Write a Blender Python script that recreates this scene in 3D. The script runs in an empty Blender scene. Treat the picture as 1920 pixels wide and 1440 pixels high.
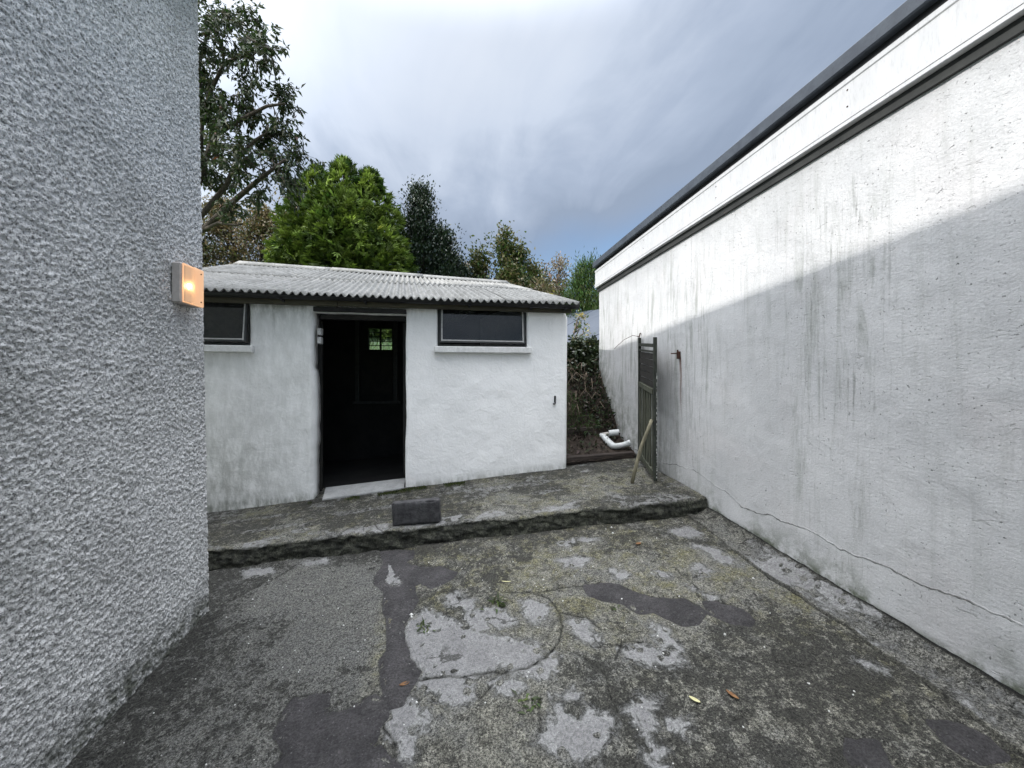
import bpy, math, random
import numpy as np
from mathutils import Vector, Matrix

# ------------------------------------------------------------------ camera, sky, sun, exposure
sc = bpy.context.scene
cam_d = bpy.data.cameras.new('camera'); cam = bpy.data.objects.new('camera', cam_d)
sc.collection.objects.link(cam); sc.camera = cam
cam.location = (0, 0, 1.6); cam.rotation_euler = (math.radians(90), 0, math.radians(-9.5))
cam_d.sensor_width = 36.0; cam_d.lens = 13.52; cam_d.clip_start = 0.02; cam_d.clip_end = 3000

SUN_TRAVEL = Vector((1.0, 0.46, -0.62)).normalized()
sun_d = bpy.data.lights.new('sun', 'SUN'); sun = bpy.data.objects.new('sun', sun_d)
sc.collection.objects.link(sun)
sun_d.energy = 2.0; sun_d.angle = math.radians(0.6); sun_d.color = (1.0, 0.97, 0.93)
sun.rotation_euler = SUN_TRAVEL.to_track_quat('-Z', 'Y').to_euler()
sun.location = (-8, -4, 12)

world = bpy.data.worlds.new('World'); sc.world = world; world.use_nodes = True
sc.view_settings.view_transform = 'Standard'; sc.view_settings.look = 'None'
sc.cycles.max_bounces = 6; sc.cycles.diffuse_bounces = 3; sc.cycles.glossy_bounces = 2; sc.cycles.transparent_max_bounces = 8
sc.view_settings.exposure = 0.92; sc.view_settings.gamma = 1.0; sc.view_settings.use_curve_mapping = False

class NT:
    """small helper to write node trees"""
    def __init__(s, tree): s.t = tree; s.L = tree.links
    def n(s, typ, ins=None, **props):
        nd = s.t.nodes.new(typ)
        for k, v in props.items(): setattr(nd, k, v)
        if ins:
            for k, v in ins.items():
                sock = nd.inputs[k]
                if isinstance(v, bpy.types.NodeSocket): s.L.new(v, sock)
                else: sock.default_value = v
        return nd
    def math(s, op, a, b=0.0, c=0.0, clamp=False):
        nd = s.n('ShaderNodeMath', {0: a, 1: b, 2: c}, operation=op); nd.use_clamp = clamp
        return nd.outputs[0]
    def mix(s, f, a, b, mode='MIX'):
        nd = s.t.nodes.new('ShaderNodeMix'); nd.data_type = 'RGBA'; nd.blend_type = mode
        for i, v in ((0, f), (6, a), (7, b)):
            if isinstance(v, bpy.types.NodeSocket): s.L.new(v, nd.inputs[i])
            else: nd.inputs[i].default_value = v if i == 0 else (tuple(v) + (1,))[:4]
        return nd.outputs[2]
    def noise(s, vec, scale, detail=4, rough=0.6, dist=0.0, out=0):
        nd = s.n('ShaderNodeTexNoise', {'Scale': scale, 'Detail': detail, 'Roughness': rough, 'Distortion': dist})
        if vec is not None: s.L.new(vec, nd.inputs['Vector'])
        return nd.outputs[out]
    def ramp(s, f, *stops):
        nd = s.t.nodes.new('ShaderNodeValToRGB'); cr = nd.color_ramp
        while len(cr.elements) < len(stops): cr.elements.new(0.5)
        for e, (p, c) in zip(cr.elements, stops):
            e.position = p; e.color = (c, c, c, 1) if isinstance(c, (int, float)) else tuple(c) + (1,)
        s.L.new(f, nd.inputs[0]); return nd.outputs[0]
    def sstep(s, f, a, b, lo=0.0, hi=1.0):
        nd = s.n('ShaderNodeMapRange', {0: f, 1: a, 2: b, 3: lo, 4: hi}, interpolation_type='SMOOTHSTEP')
        return nd.outputs[0]
    def vscale(s, vec, sx, sy, sz):
        return s.n('ShaderNodeVectorMath', {0: vec, 1: (sx, sy, sz)}, operation='MULTIPLY').outputs[0]

w = NT(world.node_tree); world.node_tree.nodes.clear()
sky = w.n('ShaderNodeTexSky', sky_type='NISHITA'); sky.sun_disc = False
sky.sun_elevation = math.asin(-SUN_TRAVEL.z); sky.sun_rotation = math.atan2(-SUN_TRAVEL.x, -SUN_TRAVEL.y)
sky.air_density = 1.0; sky.dust_density = 0.6; sky.ozone_density = 1.5
tc = w.n('ShaderNodeTexCoord').outputs['Generated']
sp = w.n('ShaderNodeSeparateXYZ', {0: tc}); sx_, sy_, sz_ = sp.outputs
den = w.math('ADD', w.math('MAXIMUM', sz_, 0.0), 0.16)
pl = w.n('ShaderNodeCombineXYZ', {0: w.math('DIVIDE', sx_, den), 1: w.math('DIVIDE', sy_, den), 2: 0.3}).outputs[0]
n1 = w.noise(pl, 0.75, 6, 0.5, 0.3)
n2 = w.noise(w.vscale(pl, 1.5, 0.6, 1.0), 2.3, 6, 0.55, 0.5)
g = w.math('ADD', w.math('MULTIPLY_ADD', sx_, -0.36, sz_), w.math('MULTIPLY_ADD', n1, 0.80, -0.40))
g = w.math('ADD', g, w.math('MULTIPLY_ADD', n2, 0.46, -0.23))
cloud = w.ramp(g, (0.10, (0.19, 0.235, 0.315)), (0.32, (0.175, 0.215, 0.285)), (0.46, (0.235, 0.278, 0.355)), (0.60, (0.335, 0.378, 0.452)), (0.80, (0.395, 0.432, 0.495)), (1.0, (0.46, 0.485, 0.53)))
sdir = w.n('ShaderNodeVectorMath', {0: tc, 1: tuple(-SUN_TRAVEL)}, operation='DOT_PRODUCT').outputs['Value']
gain = w.math('ADD', w.sstep(sz_, 0.66, 1.0, 0.0, 6.2), w.sstep(sdir, -0.05, 0.95, 0.0, 1.6))   # added sky brightness overhead and round the sun, mostly out of view, lights walls
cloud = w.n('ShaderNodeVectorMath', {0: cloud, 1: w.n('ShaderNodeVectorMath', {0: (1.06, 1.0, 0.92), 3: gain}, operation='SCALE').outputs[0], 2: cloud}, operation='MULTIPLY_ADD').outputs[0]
clear = w.n('ShaderNodeVectorMath', {0: sky.outputs[0], 3: 0.085}, operation='SCALE').outputs[0]
cl = w.math('ADD', w.math('MULTIPLY_ADD', sx_, -0.22, sz_), w.math('MULTIPLY_ADD', n1, 0.34, -0.17))
cl = w.sstep(cl, 0.20, 0.38)
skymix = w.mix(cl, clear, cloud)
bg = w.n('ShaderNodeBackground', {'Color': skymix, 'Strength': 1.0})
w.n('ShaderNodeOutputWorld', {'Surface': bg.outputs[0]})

# ------------------------------------------------------------------ numpy noise
def _h(ix, iy, seed):
    with np.errstate(over='ignore'):
        h = (ix.astype(np.uint32) * np.uint32(374761393)) ^ (iy.astype(np.uint32) * np.uint32(668265263)) ^ np.uint32((seed * 974711 + 1) & 0xffffffff)
        h = (h ^ (h >> np.uint32(13))) * np.uint32(1274126177)
        h = (h ^ (h >> np.uint32(15))) * np.uint32(2246822519)
        h = h ^ (h >> np.uint32(16))
    return h.astype(np.float64) / 4294967295.0
def vnoise(x, y, seed=0):
    x = np.asarray(x, float) + 1000.0; y = np.asarray(y, float) + 1000.0
    ix = np.floor(x).astype(np.int64); iy = np.floor(y).astype(np.int64)
    fx = x - ix; fy = y - iy; fx = fx * fx * (3 - 2 * fx); fy = fy * fy * (3 - 2 * fy)
    a = _h(ix, iy, seed); b = _h(ix + 1, iy, seed); c = _h(ix, iy + 1, seed); d = _h(ix + 1, iy + 1, seed)
    return (a * (1 - fx) + b * fx) * (1 - fy) + (c * (1 - fx) + d * fx) * fy
def fbm(x, y, freq, octv=4, seed=0, gain=0.5):
    s = 0.0; a = 1.0; t = 0.0
    for k in range(octv):
        s = s + a * vnoise(np.asarray(x) * freq, np.asarray(y) * freq, seed + 17 * k); t += a; a *= gain; freq *= 2.03
    return s / t
def smooth(v, a, b):
    t = np.clip((v - a) / (b - a), 0, 1); return t * t * (3 - 2 * t)
def poly_sd(px, py, poly):
    """signed distance (positive inside) of points to a polygon"""
    P = np.array(poly, float); d2 = np.full(px.shape, 1e9); ins = np.zeros(px.shape, bool); n = len(P)
    for i in range(n):
        ax, ay = P[i]; bx, by = P[(i + 1) % n]; ex, ey = bx - ax, by - ay
        t = np.clip(((px - ax) * ex + (py - ay) * ey) / (ex * ex + ey * ey + 1e-12), 0, 1)
        d2 = np.minimum(d2, (px - ax - t * ex) ** 2 + (py - ay - t * ey) ** 2)
        cnd = ((ay > py) != (by > py)); xi = ax + (py - ay) * ex / (ey if abs(ey) > 1e-9 else 1e-9)
        ins ^= cnd & (px < xi)
    d = np.sqrt(d2); return np.where(ins, d, -d)
def line_d(px, py, pts):
    d2 = np.full(px.shape, 1e9)
    for (ax, ay), (bx, by) in zip(pts[:-1], pts[1:]):
        ex, ey = bx - ax, by - ay
        t = np.clip(((px - ax) * ex + (py - ay) * ey) / (ex * ex + ey * ey + 1e-12), 0, 1)
        d2 = np.minimum(d2, (px - ax - t * ex) ** 2 + (py - ay - t * ey) ** 2)
    return np.sqrt(d2)

# ------------------------------------------------------------------ object helpers
col = sc.collection
def empty(name, loc, label=None, cat=None, group=None):
    o = bpy.data.objects.new(name, None); o.empty_display_size = 0.1; o.location = loc; col.objects.link(o)
    tag(o, label, cat, group); return o
def tag(o, label=None, cat=None, group=None, kind=None):
    for k, v in (('label', label), ('category', cat), ('group', group), ('kind', kind)):
        if v: o[k] = v
    return o
def root_loc(o):
    v = Vector((0, 0, 0))
    while o is not None: v += o.location; o = o.parent
    return v
def meshobj(name, verts, faces, mat, parent=None, smooth_=True, attrs=None, loc=None):
    """verts in world coordinates; stored relative to the parent / loc"""
    V = np.asarray(verts, float).reshape(-1, 3)
    off = Vector(loc) if loc is not None else Vector((0, 0, 0))
    if parent is not None: off = off + root_loc(parent) if loc is None else Vector(loc)
    V = V - np.array(off)
    me = bpy.data.meshes.new(name)
    if isinstance(faces, np.ndarray):
        k = faces.shape[1]; nf = faces.shape[0]
        me.vertices.add(len(V)); me.vertices.foreach_set('co', V.ravel().astype(np.float32))
        me.loops.add(nf * k); me.loops.foreach_set('vertex_index', faces.ravel().astype(np.int32))
        me.polygons.add(nf); me.polygons.foreach_set('loop_start', np.arange(0, nf * k, k, dtype=np.int32))
        me.polygons.foreach_set('loop_total', np.full(nf, k, dtype=np.int32))
        me.update(calc_edges=True)
    else:
        me.from_pydata([tuple(v) for v in V], [], [tuple(f) for f in faces]); me.update()
    if smooth_ and len(me.polygons): me.polygons.foreach_set('use_smooth', np.ones(len(me.polygons), bool))
    if attrs:
        for an, arr in attrs.items():
            arr = np.asarray(arr, np.float32)
            if arr.ndim == 1:
                a = me.attributes.new(an, 'FLOAT', 'POINT'); a.data.foreach_set('value', arr)
            else:
                a = me.attributes.new(an, 'FLOAT_COLOR', 'POINT')
                if arr.shape[1] == 3: arr = np.concatenate([arr, np.ones((len(arr), 1), np.float32)], 1)
                a.data.foreach_set('color', arr.ravel())
    if mat is not None: me.materials.append(mat)
    o = bpy.data.objects.new(name, me); col.objects.link(o)
    if parent is not None:
        o.parent = parent
        if loc is not None: o.location = Vector(loc) - root_loc(parent)
    elif loc is not None: o.location = loc
    return o
def gridfaces(nu, nv, off=0):
    i = np.arange(nu - 1)[:, None]; j = np.arange(nv - 1)[None, :]
    a = i * nv + j
    return (np.stack([a, a + nv, a + nv + 1, a + 1], -1).reshape(-1, 4) + off)
class MB:
    """collects simple shapes into one mesh"""
    def __init__(s): s.v = []; s.f = []
    def add(s, v, f):
        o = len(s.v); s.v += [tuple(p) for p in v]; s.f += [tuple(i + o for i in q) for q in f]; return s
    def box(s, a, b, bev=0.0, rot=None, piv=None):
        x0, y0, z0 = a; x1, y1, z1 = b
        if bev > 0:
            vs = []; k = bev
            for sx in (0, 1):
                for sy in (0, 1):
                    for sz in (0, 1):
                        X = (x0, x1)[sx]; Y = (y0, y1)[sy]; Z = (z0, z1)[sz]
                        dx = k if sx == 0 else -k; dy = k if sy == 0 else -k; dz = k if sz == 0 else -k
                        vs += [(X, Y + dy, Z + dz), (X + dx, Y, Z + dz), (X + dx, Y + dy, Z)]
            idx = lambda sx, sy, sz, ax: ((sx * 2 + sy) * 2 + sz) * 3 + ax
            fs = []
            for ax in range(3):
                for sd in (0, 1):
                    o = [(0, 0), (1, 0), (1, 1), (0, 1)]
                    q = []
                    for (p, r) in o:
                        t = [0, 0, 0]; t[ax] = sd; t[(ax + 1) % 3] = p; t[(ax + 2) % 3] = r
                        q.append(idx(*t, ax))
                    fs.append(q if sd else q[::-1])
            for ax in range(3):
                b1, b2 = (ax + 1) % 3, (ax + 2) % 3
                for p in (0, 1):
                    for r in (0, 1):
                        t0 = [0, 0, 0]; t0[b1] = p; t0[b2] = r; t1 = list(t0); t1[ax] = 1
                        q = [idx(*t0, b1), idx(*t1, b1), idx(*t1, b2), idx(*t0, b2)]
                        fs.append(q if (p + r) % 2 else q[::-1])
            for sx in (0, 1):
                for sy in (0, 1):
                    for sz in (0, 1):
                        q = [idx(sx, sy, sz, 0), idx(sx, sy, sz, 1), idx(sx, sy, sz, 2)]
                        fs.append(q if (sx + sy + sz) % 2 else q[::-1])
        else:
            vs = [(X, Y, Z) for X in (x0, x1) for Y in (y0, y1) for Z in (z0, z1)]
            fs = [(0, 1, 3, 2), (4, 6, 7, 5), (0, 4, 5, 1), (2, 3, 7, 6), (0, 2, 6, 4), (1, 5, 7, 3)]
        if rot is not None:
            c = Vector(piv) if piv is not None else Vector(((x0 + x1) / 2, (y0 + y1) / 2, (z0 + z1) / 2))
            vs = [tuple(rot @ (Vector(p) - c) + c) for p in vs]
        return s.add(vs, fs)
    def tube(s, pts, radii, sides=8, cap=True):
        P = [Vector(p) for p in pts]
        if not hasattr(radii, '__len__'): radii = [radii] * len(P)
        up = Vector((0, 0, 1)); rings = []; prev = None
        for i, p in enumerate(P):
            d = (P[min(i + 1, len(P) - 1)] - P[max(i - 1, 0)]).normalized()
            if prev is None:
                a = d.cross(up if abs(d.z) < 0.95 else Vector((1, 0, 0))).normalized()
            else:
                a = (prev - d * prev.dot(d)).normalized()
            prev = a; b = d.cross(a)
            rings.append([p + (a * math.cos(t) + b * math.sin(t)) * radii[i] for t in [2 * math.pi * k / sides for k in range(sides)]])
        vs = [v for r in rings for v in r]; fs = []
        for i in range(len(P) - 1):
            for k in range(sides):
                k2 = (k + 1) % sides
                fs.append((i * sides + k, i * sides + k2, (i + 1) * sides + k2, (i + 1) * sides + k))
        if cap: fs.append(tuple(range(sides))[::-1]); fs.append(tuple((len(P) - 1) * sides + k for k in range(sides)))
        return s.add(vs, fs)
    def build(s, name, mat, parent=None, smooth_=False, loc=None):
        return meshobj(name, s.v, s.f, mat, parent, smooth_, loc=loc)

# ------------------------------------------------------------------ materials
MATS = {}
def newmat(name):
    m = bpy.data.materials.new(name); m.use_nodes = True; m.node_tree.nodes.clear(); MATS[name] = m
    return m, NT(m.node_tree)
def finish(t, color, rough=0.8, height=None, hdist=0.01, hstr=1.0, spec=0.3, metallic=0.0, extra=None):
    ins = {'Base Color': color if isinstance(color, bpy.types.NodeSocket) else tuple(color) + (1,), 'Roughness': rough, 'Specular IOR Level': spec, 'Metallic': metallic}
    if height is not None:
        ins['Normal'] = t.n('ShaderNodeBump', {'Height': height, 'Distance': hdist, 'Strength': hstr}).outputs[0]
    if extra: ins.update(extra)
    p = t.n('ShaderNodeBsdfPrincipled', ins)
    t.n('ShaderNodeOutputMaterial', {'Surface': p.outputs[0]}); return p
def coords(t): return t.n('ShaderNodeTexCoord').outputs['Object']
def attr(t, name):
    a = t.n('ShaderNodeAttribute', attribute_name=name); return a
def simple(name, c1, c2, scale=12, rough=0.7, bump=0.004, spec=0.3, stretch=(1, 1, 1), metallic=0.0, detail=5):
    m, t = newmat(name); v = t.vscale(coords(t), *stretch)
    n = t.noise(v, scale, detail, 0.65)
    n_ = t.noise(v, scale * 6, 3, 0.6)
    c = t.mix(t.sstep(n, 0.3, 0.7), c1, c2)
    c = t.mix(t.math('MULTIPLY', t.sstep(n_, 0.5, 0.75), 0.35), c, tuple(x * 0.6 for x in c1))
    finish(t, c, rough, t.math('ADD', n, t.math('MULTIPLY', n_, 0.4)), bump, 1.0, spec, metallic); return m

# white painted render of the outbuilding: streaks, pits, damp, crack and rust
m, t = newmat('painted_render'); co = coords(t)
A = attr(t, 'mask'); rgb = t.n('ShaderNodeSeparateColor', {0: A.outputs['Color']}).outputs; Aa = A.outputs['Alpha']
wob = t.noise(co, 25, 3, 0.6)
base = t.mix(t.sstep(t.noise(co, 1.4, 4, 0.6), 0.35, 0.7), (0.575, 0.578, 0.58), (0.49, 0.495, 0.50))
base = t.mix(t.math('MULTIPLY', t.sstep(t.noise(co, 2.2, 3, 0.5), 0.5, 0.75), 0.22), base, (0.56, 0.525, 0.52))
st = t.noise(t.vscale(co, 1, 9, 0.9), 1.6, 6, 0.68, 0.5); st2 = t.noise(t.vscale(co, 1, 24, 1.6), 1.6, 5, 0.65, 0.5)
zone = t.sstep(t.noise(t.vscale(co, 1, 1.0, 0.5), 1.3, 3, 0.5), 0.34, 0.66)
amt = t.math('ADD', t.math('MULTIPLY', zone, 0.22), t.math('MULTIPLY', rgb[2], 0.80), clamp=True)
base = t.mix(t.math('MULTIPLY', t.sstep(st, 0.47, 0.72), amt), base, (0.24, 0.255, 0.225))
base = t.mix(t.math('MULTIPLY', t.sstep(st2, 0.55, 0.72), t.math('MULTIPLY', amt, 0.8)), base, (0.17, 0.18, 0.16))
pit = t.noise(co, 62, 3, 0.55); pz = t.noise(co, 5, 3, 0.6)
base = t.mix(t.math('MULTIPLY', t.sstep(pit, 0.63, 0.70), t.math('MULTIPLY', t.sstep(pz, 0.40, 0.60), 0.8)), base, (0.15, 0.155, 0.15))
scar = t.noise(t.vscale(co, 1, 0.8, 2.4), 17, 4, 0.6, 1.2)
base = t.mix(t.math('MULTIPLY', t.sstep(scar, 0.66, 0.72), 0.35), base, (0.3, 0.3, 0.29))
base = t.mix(t.math('MULTIPLY', Aa, t.sstep(t.noise(co, 9, 5, 0.7), 0.35, 0.62)), base, (0.13, 0.145, 0.11))
ck = t.math('ABSOLUTE', t.math('ADD', t.math('SUBTRACT', rgb[0], 0.5), t.math('MULTIPLY_ADD', wob, 0.022, -0.011)))
ckm = t.sstep(ck, 0.0025, 0.0065, 1.0, 0.0)
base = t.mix(t.math('MULTIPLY', ckm, t.sstep(t.noise(co, 3.1, 4, 0.7), 0.40, 0.60)), base, (0.16, 0.16, 0.15))
rm = t.math('MULTIPLY', rgb[1], t.sstep(t.noise(t.vscale(co, 1, 40, 2), 2, 3, 0.6), 0.25, 0.55))
base = t.mix(rm, base, (0.12, 0.045, 0.022))
h = t.math('ADD', t.math('MULTIPLY', t.noise(t.vscale(co, 1, 0.75, 1.15), 70, 5, 0.65), 1.0), t.math('MULTIPLY', t.noise(co, 9, 3, 0.5), 1.6))
h = t.math('SUBTRACT', h, t.math('MULTIPLY', t.sstep(pit, 0.64, 0.72), 0.7))
h = t.math('SUBTRACT', h, t.math('MULTIPLY', t.sstep(scar, 0.62, 0.72), 0.6))
wear = t.sstep(t.noise(co, 110, 4, 0.8), 0.36, 0.64, 0.90, 1.06)
base = t.n('ShaderNodeVectorMath', {0: base, 3: wear}, operation='SCALE').outputs[0]
h = t.math('SUBTRACT', h, t.math('MULTIPLY', ckm, 0.8))
finish(t, base, 0.72, h, 0.0034, 1.0, 0.25)

# smoother whitewash of the shed
m, t = newmat('whitewash'); co = coords(t)
base = t.mix(t.sstep(t.noise(co, 1.7, 4, 0.6), 0.35, 0.7), (0.86, 0.86, 0.857), (0.80, 0.80, 0.797))
base = t.mix(t.math('MULTIPLY', t.sstep(t.noise(t.vscale(co, 9, 9, 1.0), 1.2, 5, 0.65, 0.4), 0.56, 0.82), 0.22), base, (0.45, 0.46, 0.44))
A = attr(t, 'grime').outputs['Fac']
base = t.mix(t.math('MULTIPLY', A, t.sstep(t.noise(t.vscale(co, 3, 3, 1), 4, 5, 0.7), 0.3, 0.66)), base, (0.26, 0.27, 0.245))
base = t.mix(t.math('MULTIPLY', t.sstep(t.noise(co, 46, 4, 0.65), 0.63, 0.72), 0.35), base, (0.3, 0.3, 0.29))
h = t.math('ADD', t.noise(co, 34, 5, 0.62), t.math('MULTIPLY', t.noise(co, 6, 4, 0.6, 0.8), 2.0))
finish(t, base, 0.7, h, 0.0042, 1.0, 0.25)

# rough-cast of the house
m, t = newmat('roughcast'); co = coords(t)
base = t.mix(t.sstep(t.noise(co, 2.0, 4, 0.6), 0.35, 0.68), (0.80, 0.793, 0.782), (0.68, 0.674, 0.665))
sp1 = t.noise(co, 115, 4, 0.75); sp2 = t.noise(co, 55, 5, 0.8)
base = t.mix(t.math('MULTIPLY', t.sstep(sp1, 0.51, 0.57), 0.88), base, (0.13, 0.13, 0.13))
base = t.mix(t.math('MULTIPLY', t.sstep(sp2, 0.54, 0.63), 0.55), base, (0.17, 0.17, 0.168))
base = t.mix(t.math('MULTIPLY', t.sstep(t.noise(co, 160, 3, 0.7), 0.56, 0.66), 0.5), base, (0.82, 0.82, 0.81))
A = attr(t, 'grime').outputs['Fac']
base = t.mix(t.math('MULTIPLY', A, t.sstep(t.noise(co, 14, 5, 0.7), 0.32, 0.6)), base, (0.12, 0.125, 0.105))
h = t.math('ADD', t.noise(co, 150, 4, 0.65), t.noise(co, 70, 4, 0.65))
finish(t, base, 0.85, h, 0.009, 1.0, 0.2)

# yard concrete
def concrete(name):
    m, t = newmat(name); co = coords(t)
    A = attr(t, 'mask'); R, G, B = t.n('ShaderNodeSeparateColor', {0: A.outputs['Color']}).outputs; Al = A.outputs['Alpha']
    LF = attr(t, 'leftpart').outputs['Fac']
    nb = t.noise(co, 2.6, 5, 0.65, 0.4); nm = t.noise(co, 15, 6, 0.75); nf = t.noise(co, 62, 5, 0.75); nff = t.noise(co, 170, 3, 0.75)
    c = t.mix(t.sstep(nm, 0.32, 0.62), (0.050, 0.050, 0.043), (0.195, 0.191, 0.165))
    c = t.mix(t.math('MULTIPLY', t.sstep(nb, 0.45, 0.62), 0.55), c, (0.140, 0.142, 0.138))
    # thin algae film
    c = t.mix(t.math('MULTIPLY', t.math('MULTIPLY', Al, 0.7), t.sstep(t.noise(co, 6.5, 6, 0.75, 0.5), 0.42, 0.66)), c, (0.135, 0.126, 0.050))
    # cream scabs of lichen
    c = t.mix(t.math('MULTIPLY', t.sstep(t.noise(co, 24, 6, 0.78, 0.3), 0.52, 0.62), 0.65), c, (0.295, 0.287, 0.240))
    # grey dusty left half
    c = t.mix(t.math('MULTIPLY', LF, 0.7), c, t.mix(t.sstep(nf, 0.38, 0.60), (0.045, 0.046, 0.045), (0.165, 0.166, 0.160)))
    # thin washed-out halo round the bare cement
    hz = t.sstep(t.math('ADD', R, t.math('MULTIPLY_ADD', t.noise(co, 5, 5, 0.75, 0.6), 0.9, -0.45)), 0.10, 0.55)
    c = t.mix(t.math('MULTIPLY', hz, 0.55), c, (0.205, 0.203, 0.190))
    # black moss and dirt
    dk = t.math('ADD', t.math('MULTIPLY', t.noise(co, 8, 7, 0.80, 0.8), 0.42), t.math('MULTIPLY', t.noise(co, 30, 6, 0.82, 0.4), 0.58))
    th = t.math('MULTIPLY_ADD', B, -0.115, 0.568)
    dkm = t.n('ShaderNodeMapRange', {0: t.math('SUBTRACT', dk, th), 1: -0.012, 2: 0.035}, interpolation_type='SMOOTHSTEP').outputs[0]
    c = t.mix(t.math('MULTIPLY', dkm, 0.88), c, (0.0187, 0.0187, 0.0158))
    c = t.mix(t.math('MULTIPLY', t.sstep(nf, 0.53, 0.64), 0.70), c, (0.0288, 0.0288, 0.0245))
    c = t.mix(t.math('MULTIPLY', t.sstep(nff, 0.58, 0.68), 0.45), c, (0.1944, 0.1908, 0.1692))
    # bare cement showing through, with a limey rim and worn-through islands
    vor = t.n('ShaderNodeTexVoronoi', {'Scale': 13.0, 'Randomness': 1.0, 'Vector': t.n('ShaderNodeVectorMath', {0: co, 1: t.n('ShaderNodeVectorMath', {0: t.noise(co, 12, 3, 0.6, out=1), 3: 0.06}, operation='SCALE').outputs[0]}, operation='ADD').outputs[0]})
    isl = t.math('MULTIPLY', t.sstep(vor.outputs['Distance'], 0.16, 0.36, 1.0, 0.0), t.sstep(t.n('ShaderNodeSeparateColor', {0: vor.outputs['Color']}).outputs[0], 0.38, 0.44))
    pe = t.math('ADD', R, t.math('MULTIPLY_ADD', t.noise(co, 14, 8, 0.80, 0.8), 1.7, -0.85))
    pe = t.math('SUBTRACT', pe, t.math('MULTIPLY', isl, 0.62))
    pc = t.mix(t.sstep(t.noise(co, 8, 5, 0.7), 0.3, 0.7), (0.140, 0.138, 0.142), (0.200, 0.200, 0.201))
    pc = t.mix(t.math('MULTIPLY', t.sstep(nf, 0.56, 0.66), 0.5), pc, (0.0936, 0.0922, 0.0878))
    pc = t.mix(t.sstep(pe, 0.53, 0.68, 0.8, 0.0), pc, (0.32, 0.325, 0.315))
    pm = t.sstep(pe, 0.34, 0.60)
    c = t.mix(t.math('MULTIPLY', pm, 0.90), c, pc)
    c = t.mix(t.math('MULTIPLY', t.sstep(t.noise(co, 48, 5, 0.8), 0.54, 0.64), 0.55), c, (0.035, 0.035, 0.030))
    ve = t.n('ShaderNodeTexVoronoi', {'Scale': 1.9, 'Randomness': 1.0, 'Vector': t.n('ShaderNodeVectorMath', {0: co, 1: t.n('ShaderNodeVectorMath', {0: t.noise(co, 5, 5, 0.7, out=1), 3: 0.30}, operation='SCALE').outputs[0]}, operation='ADD').outputs[0]}, feature='DISTANCE_TO_EDGE')
    fine = t.math('MULTIPLY', t.sstep(ve.outputs['Distance'], 0.004, 0.030, 1.0, 0.0), t.math('MULTIPLY', t.sstep(t.noise(co, 2.3, 3, 0.6), 0.50, 0.60), t.math('SUBTRACT', 1.0, LF)))
    c = t.mix(t.math('MULTIPLY', t.sstep(fine, 0.2, 0.9), 0.8), c, (0.018, 0.018, 0.015))
    Gn = t.math('ADD', G, t.math('MULTIPLY_ADD', t.noise(co, 30, 5, 0.75), 0.75, -0.42))
    c = t.mix(t.math('MULTIPLY', t.sstep(Gn, 0.30, 0.80), 0.70), c, (0.0288, 0.0288, 0.0238))
    ckm = t.sstep(Gn, 0.84, 0.95)
    c = t.mix(ckm, c, (0.0086, 0.0086, 0.0079))
    F = attr(t, 'face').outputs['Fac']
    fc = t.mix(t.sstep(nm, 0.35, 0.7), (0.012, 0.013, 0.010), (0.075, 0.078, 0.058))
    fc = t.mix(t.math('MULTIPLY', t.sstep(t.noise(co, 9, 5, 0.7), 0.58, 0.68), 0.6), fc, (0.0864, 0.0864, 0.0720))
    fc = t.mix(t.math('MULTIPLY', t.sstep(nff, 0.58, 0.68), 0.4), fc, (0.0864, 0.0864, 0.0792))
    c = t.mix(F, c, fc)
    g1 = t.sstep(t.noise(co, 95, 4, 0.8), 0.38, 0.62, -0.5, 0.5); g2 = t.sstep(t.noise(co, 230, 2, 0.8), 0.34, 0.66, -0.5, 0.5)
    gk = t.math('MULTIPLY_ADD', t.math('ADD', g1, t.math('MULTIPLY', g2, 0.8)), t.math('MULTIPLY_ADD', pm, -0.72, 1.25), 0.96)
    c = t.n('ShaderNodeVectorMath', {0: c, 3: t.math('MAXIMUM', gk, 0.15)}, operation='SCALE').outputs[0]
    h = t.math('ADD', t.math('MULTIPLY', nf, 1.3), t.math('MULTIPLY', nff, 0.7))
    h = t.math('MULTIPLY', h, t.math('MULTIPLY_ADD', pm, -0.8, 1.0))
    h = t.math('ADD', h, t.math('MULTIPLY', nm, 0.9))
    h = t.math('SUBTRACT', h, ckm)
    rough = t.math('MULTIPLY_ADD', pm, -0.22, 0.88)
    finish(t, c, rough, h, 0.011, 1.0, 0.35)
concrete('yard_concrete')

m, t = newmat('tarmac'); co = coords(t)
c = t.mix(t.sstep(t.noise(co, 6, 5, 0.65), 0.3, 0.7), (0.018, 0.017, 0.018), (0.043, 0.040, 0.042))
c = t.mix(t.math('MULTIPLY', t.sstep(t.noise(co, 110, 3, 0.7), 0.55, 0.7), 0.6), c, (0.032, 0.031, 0.033))
c = t.mix(t.math('MULTIPLY', t.sstep(t.noise(co, 80, 3, 0.6), 0.66, 0.72), 0.5), c, (0.26, 0.26, 0.26))
c = t.mix(t.math('MULTIPLY', t.sstep(t.noise(co, 5, 5, 0.75), 0.54, 0.66), 0.4), c, (0.085, 0.081, 0.080))
c = t.mix(t.math('MULTIPLY', t.sstep(t.noise(co, 38, 5, 0.75), 0.54, 0.64), 0.6), c, (0.028, 0.028, 0.026))
g1 = t.sstep(t.noise(co, 100, 4, 0.8), 0.36, 0.64, 0.5, 1.6)
c = t.n('ShaderNodeVectorMath', {0: c, 3: g1}, operation='SCALE').outputs[0]
finish(t, c, 0.72, t.math('ADD', t.noise(co, 110, 4, 0.75), t.noise(co, 30, 4, 0.6)), 0.010, 1.0, 0.4)

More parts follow.
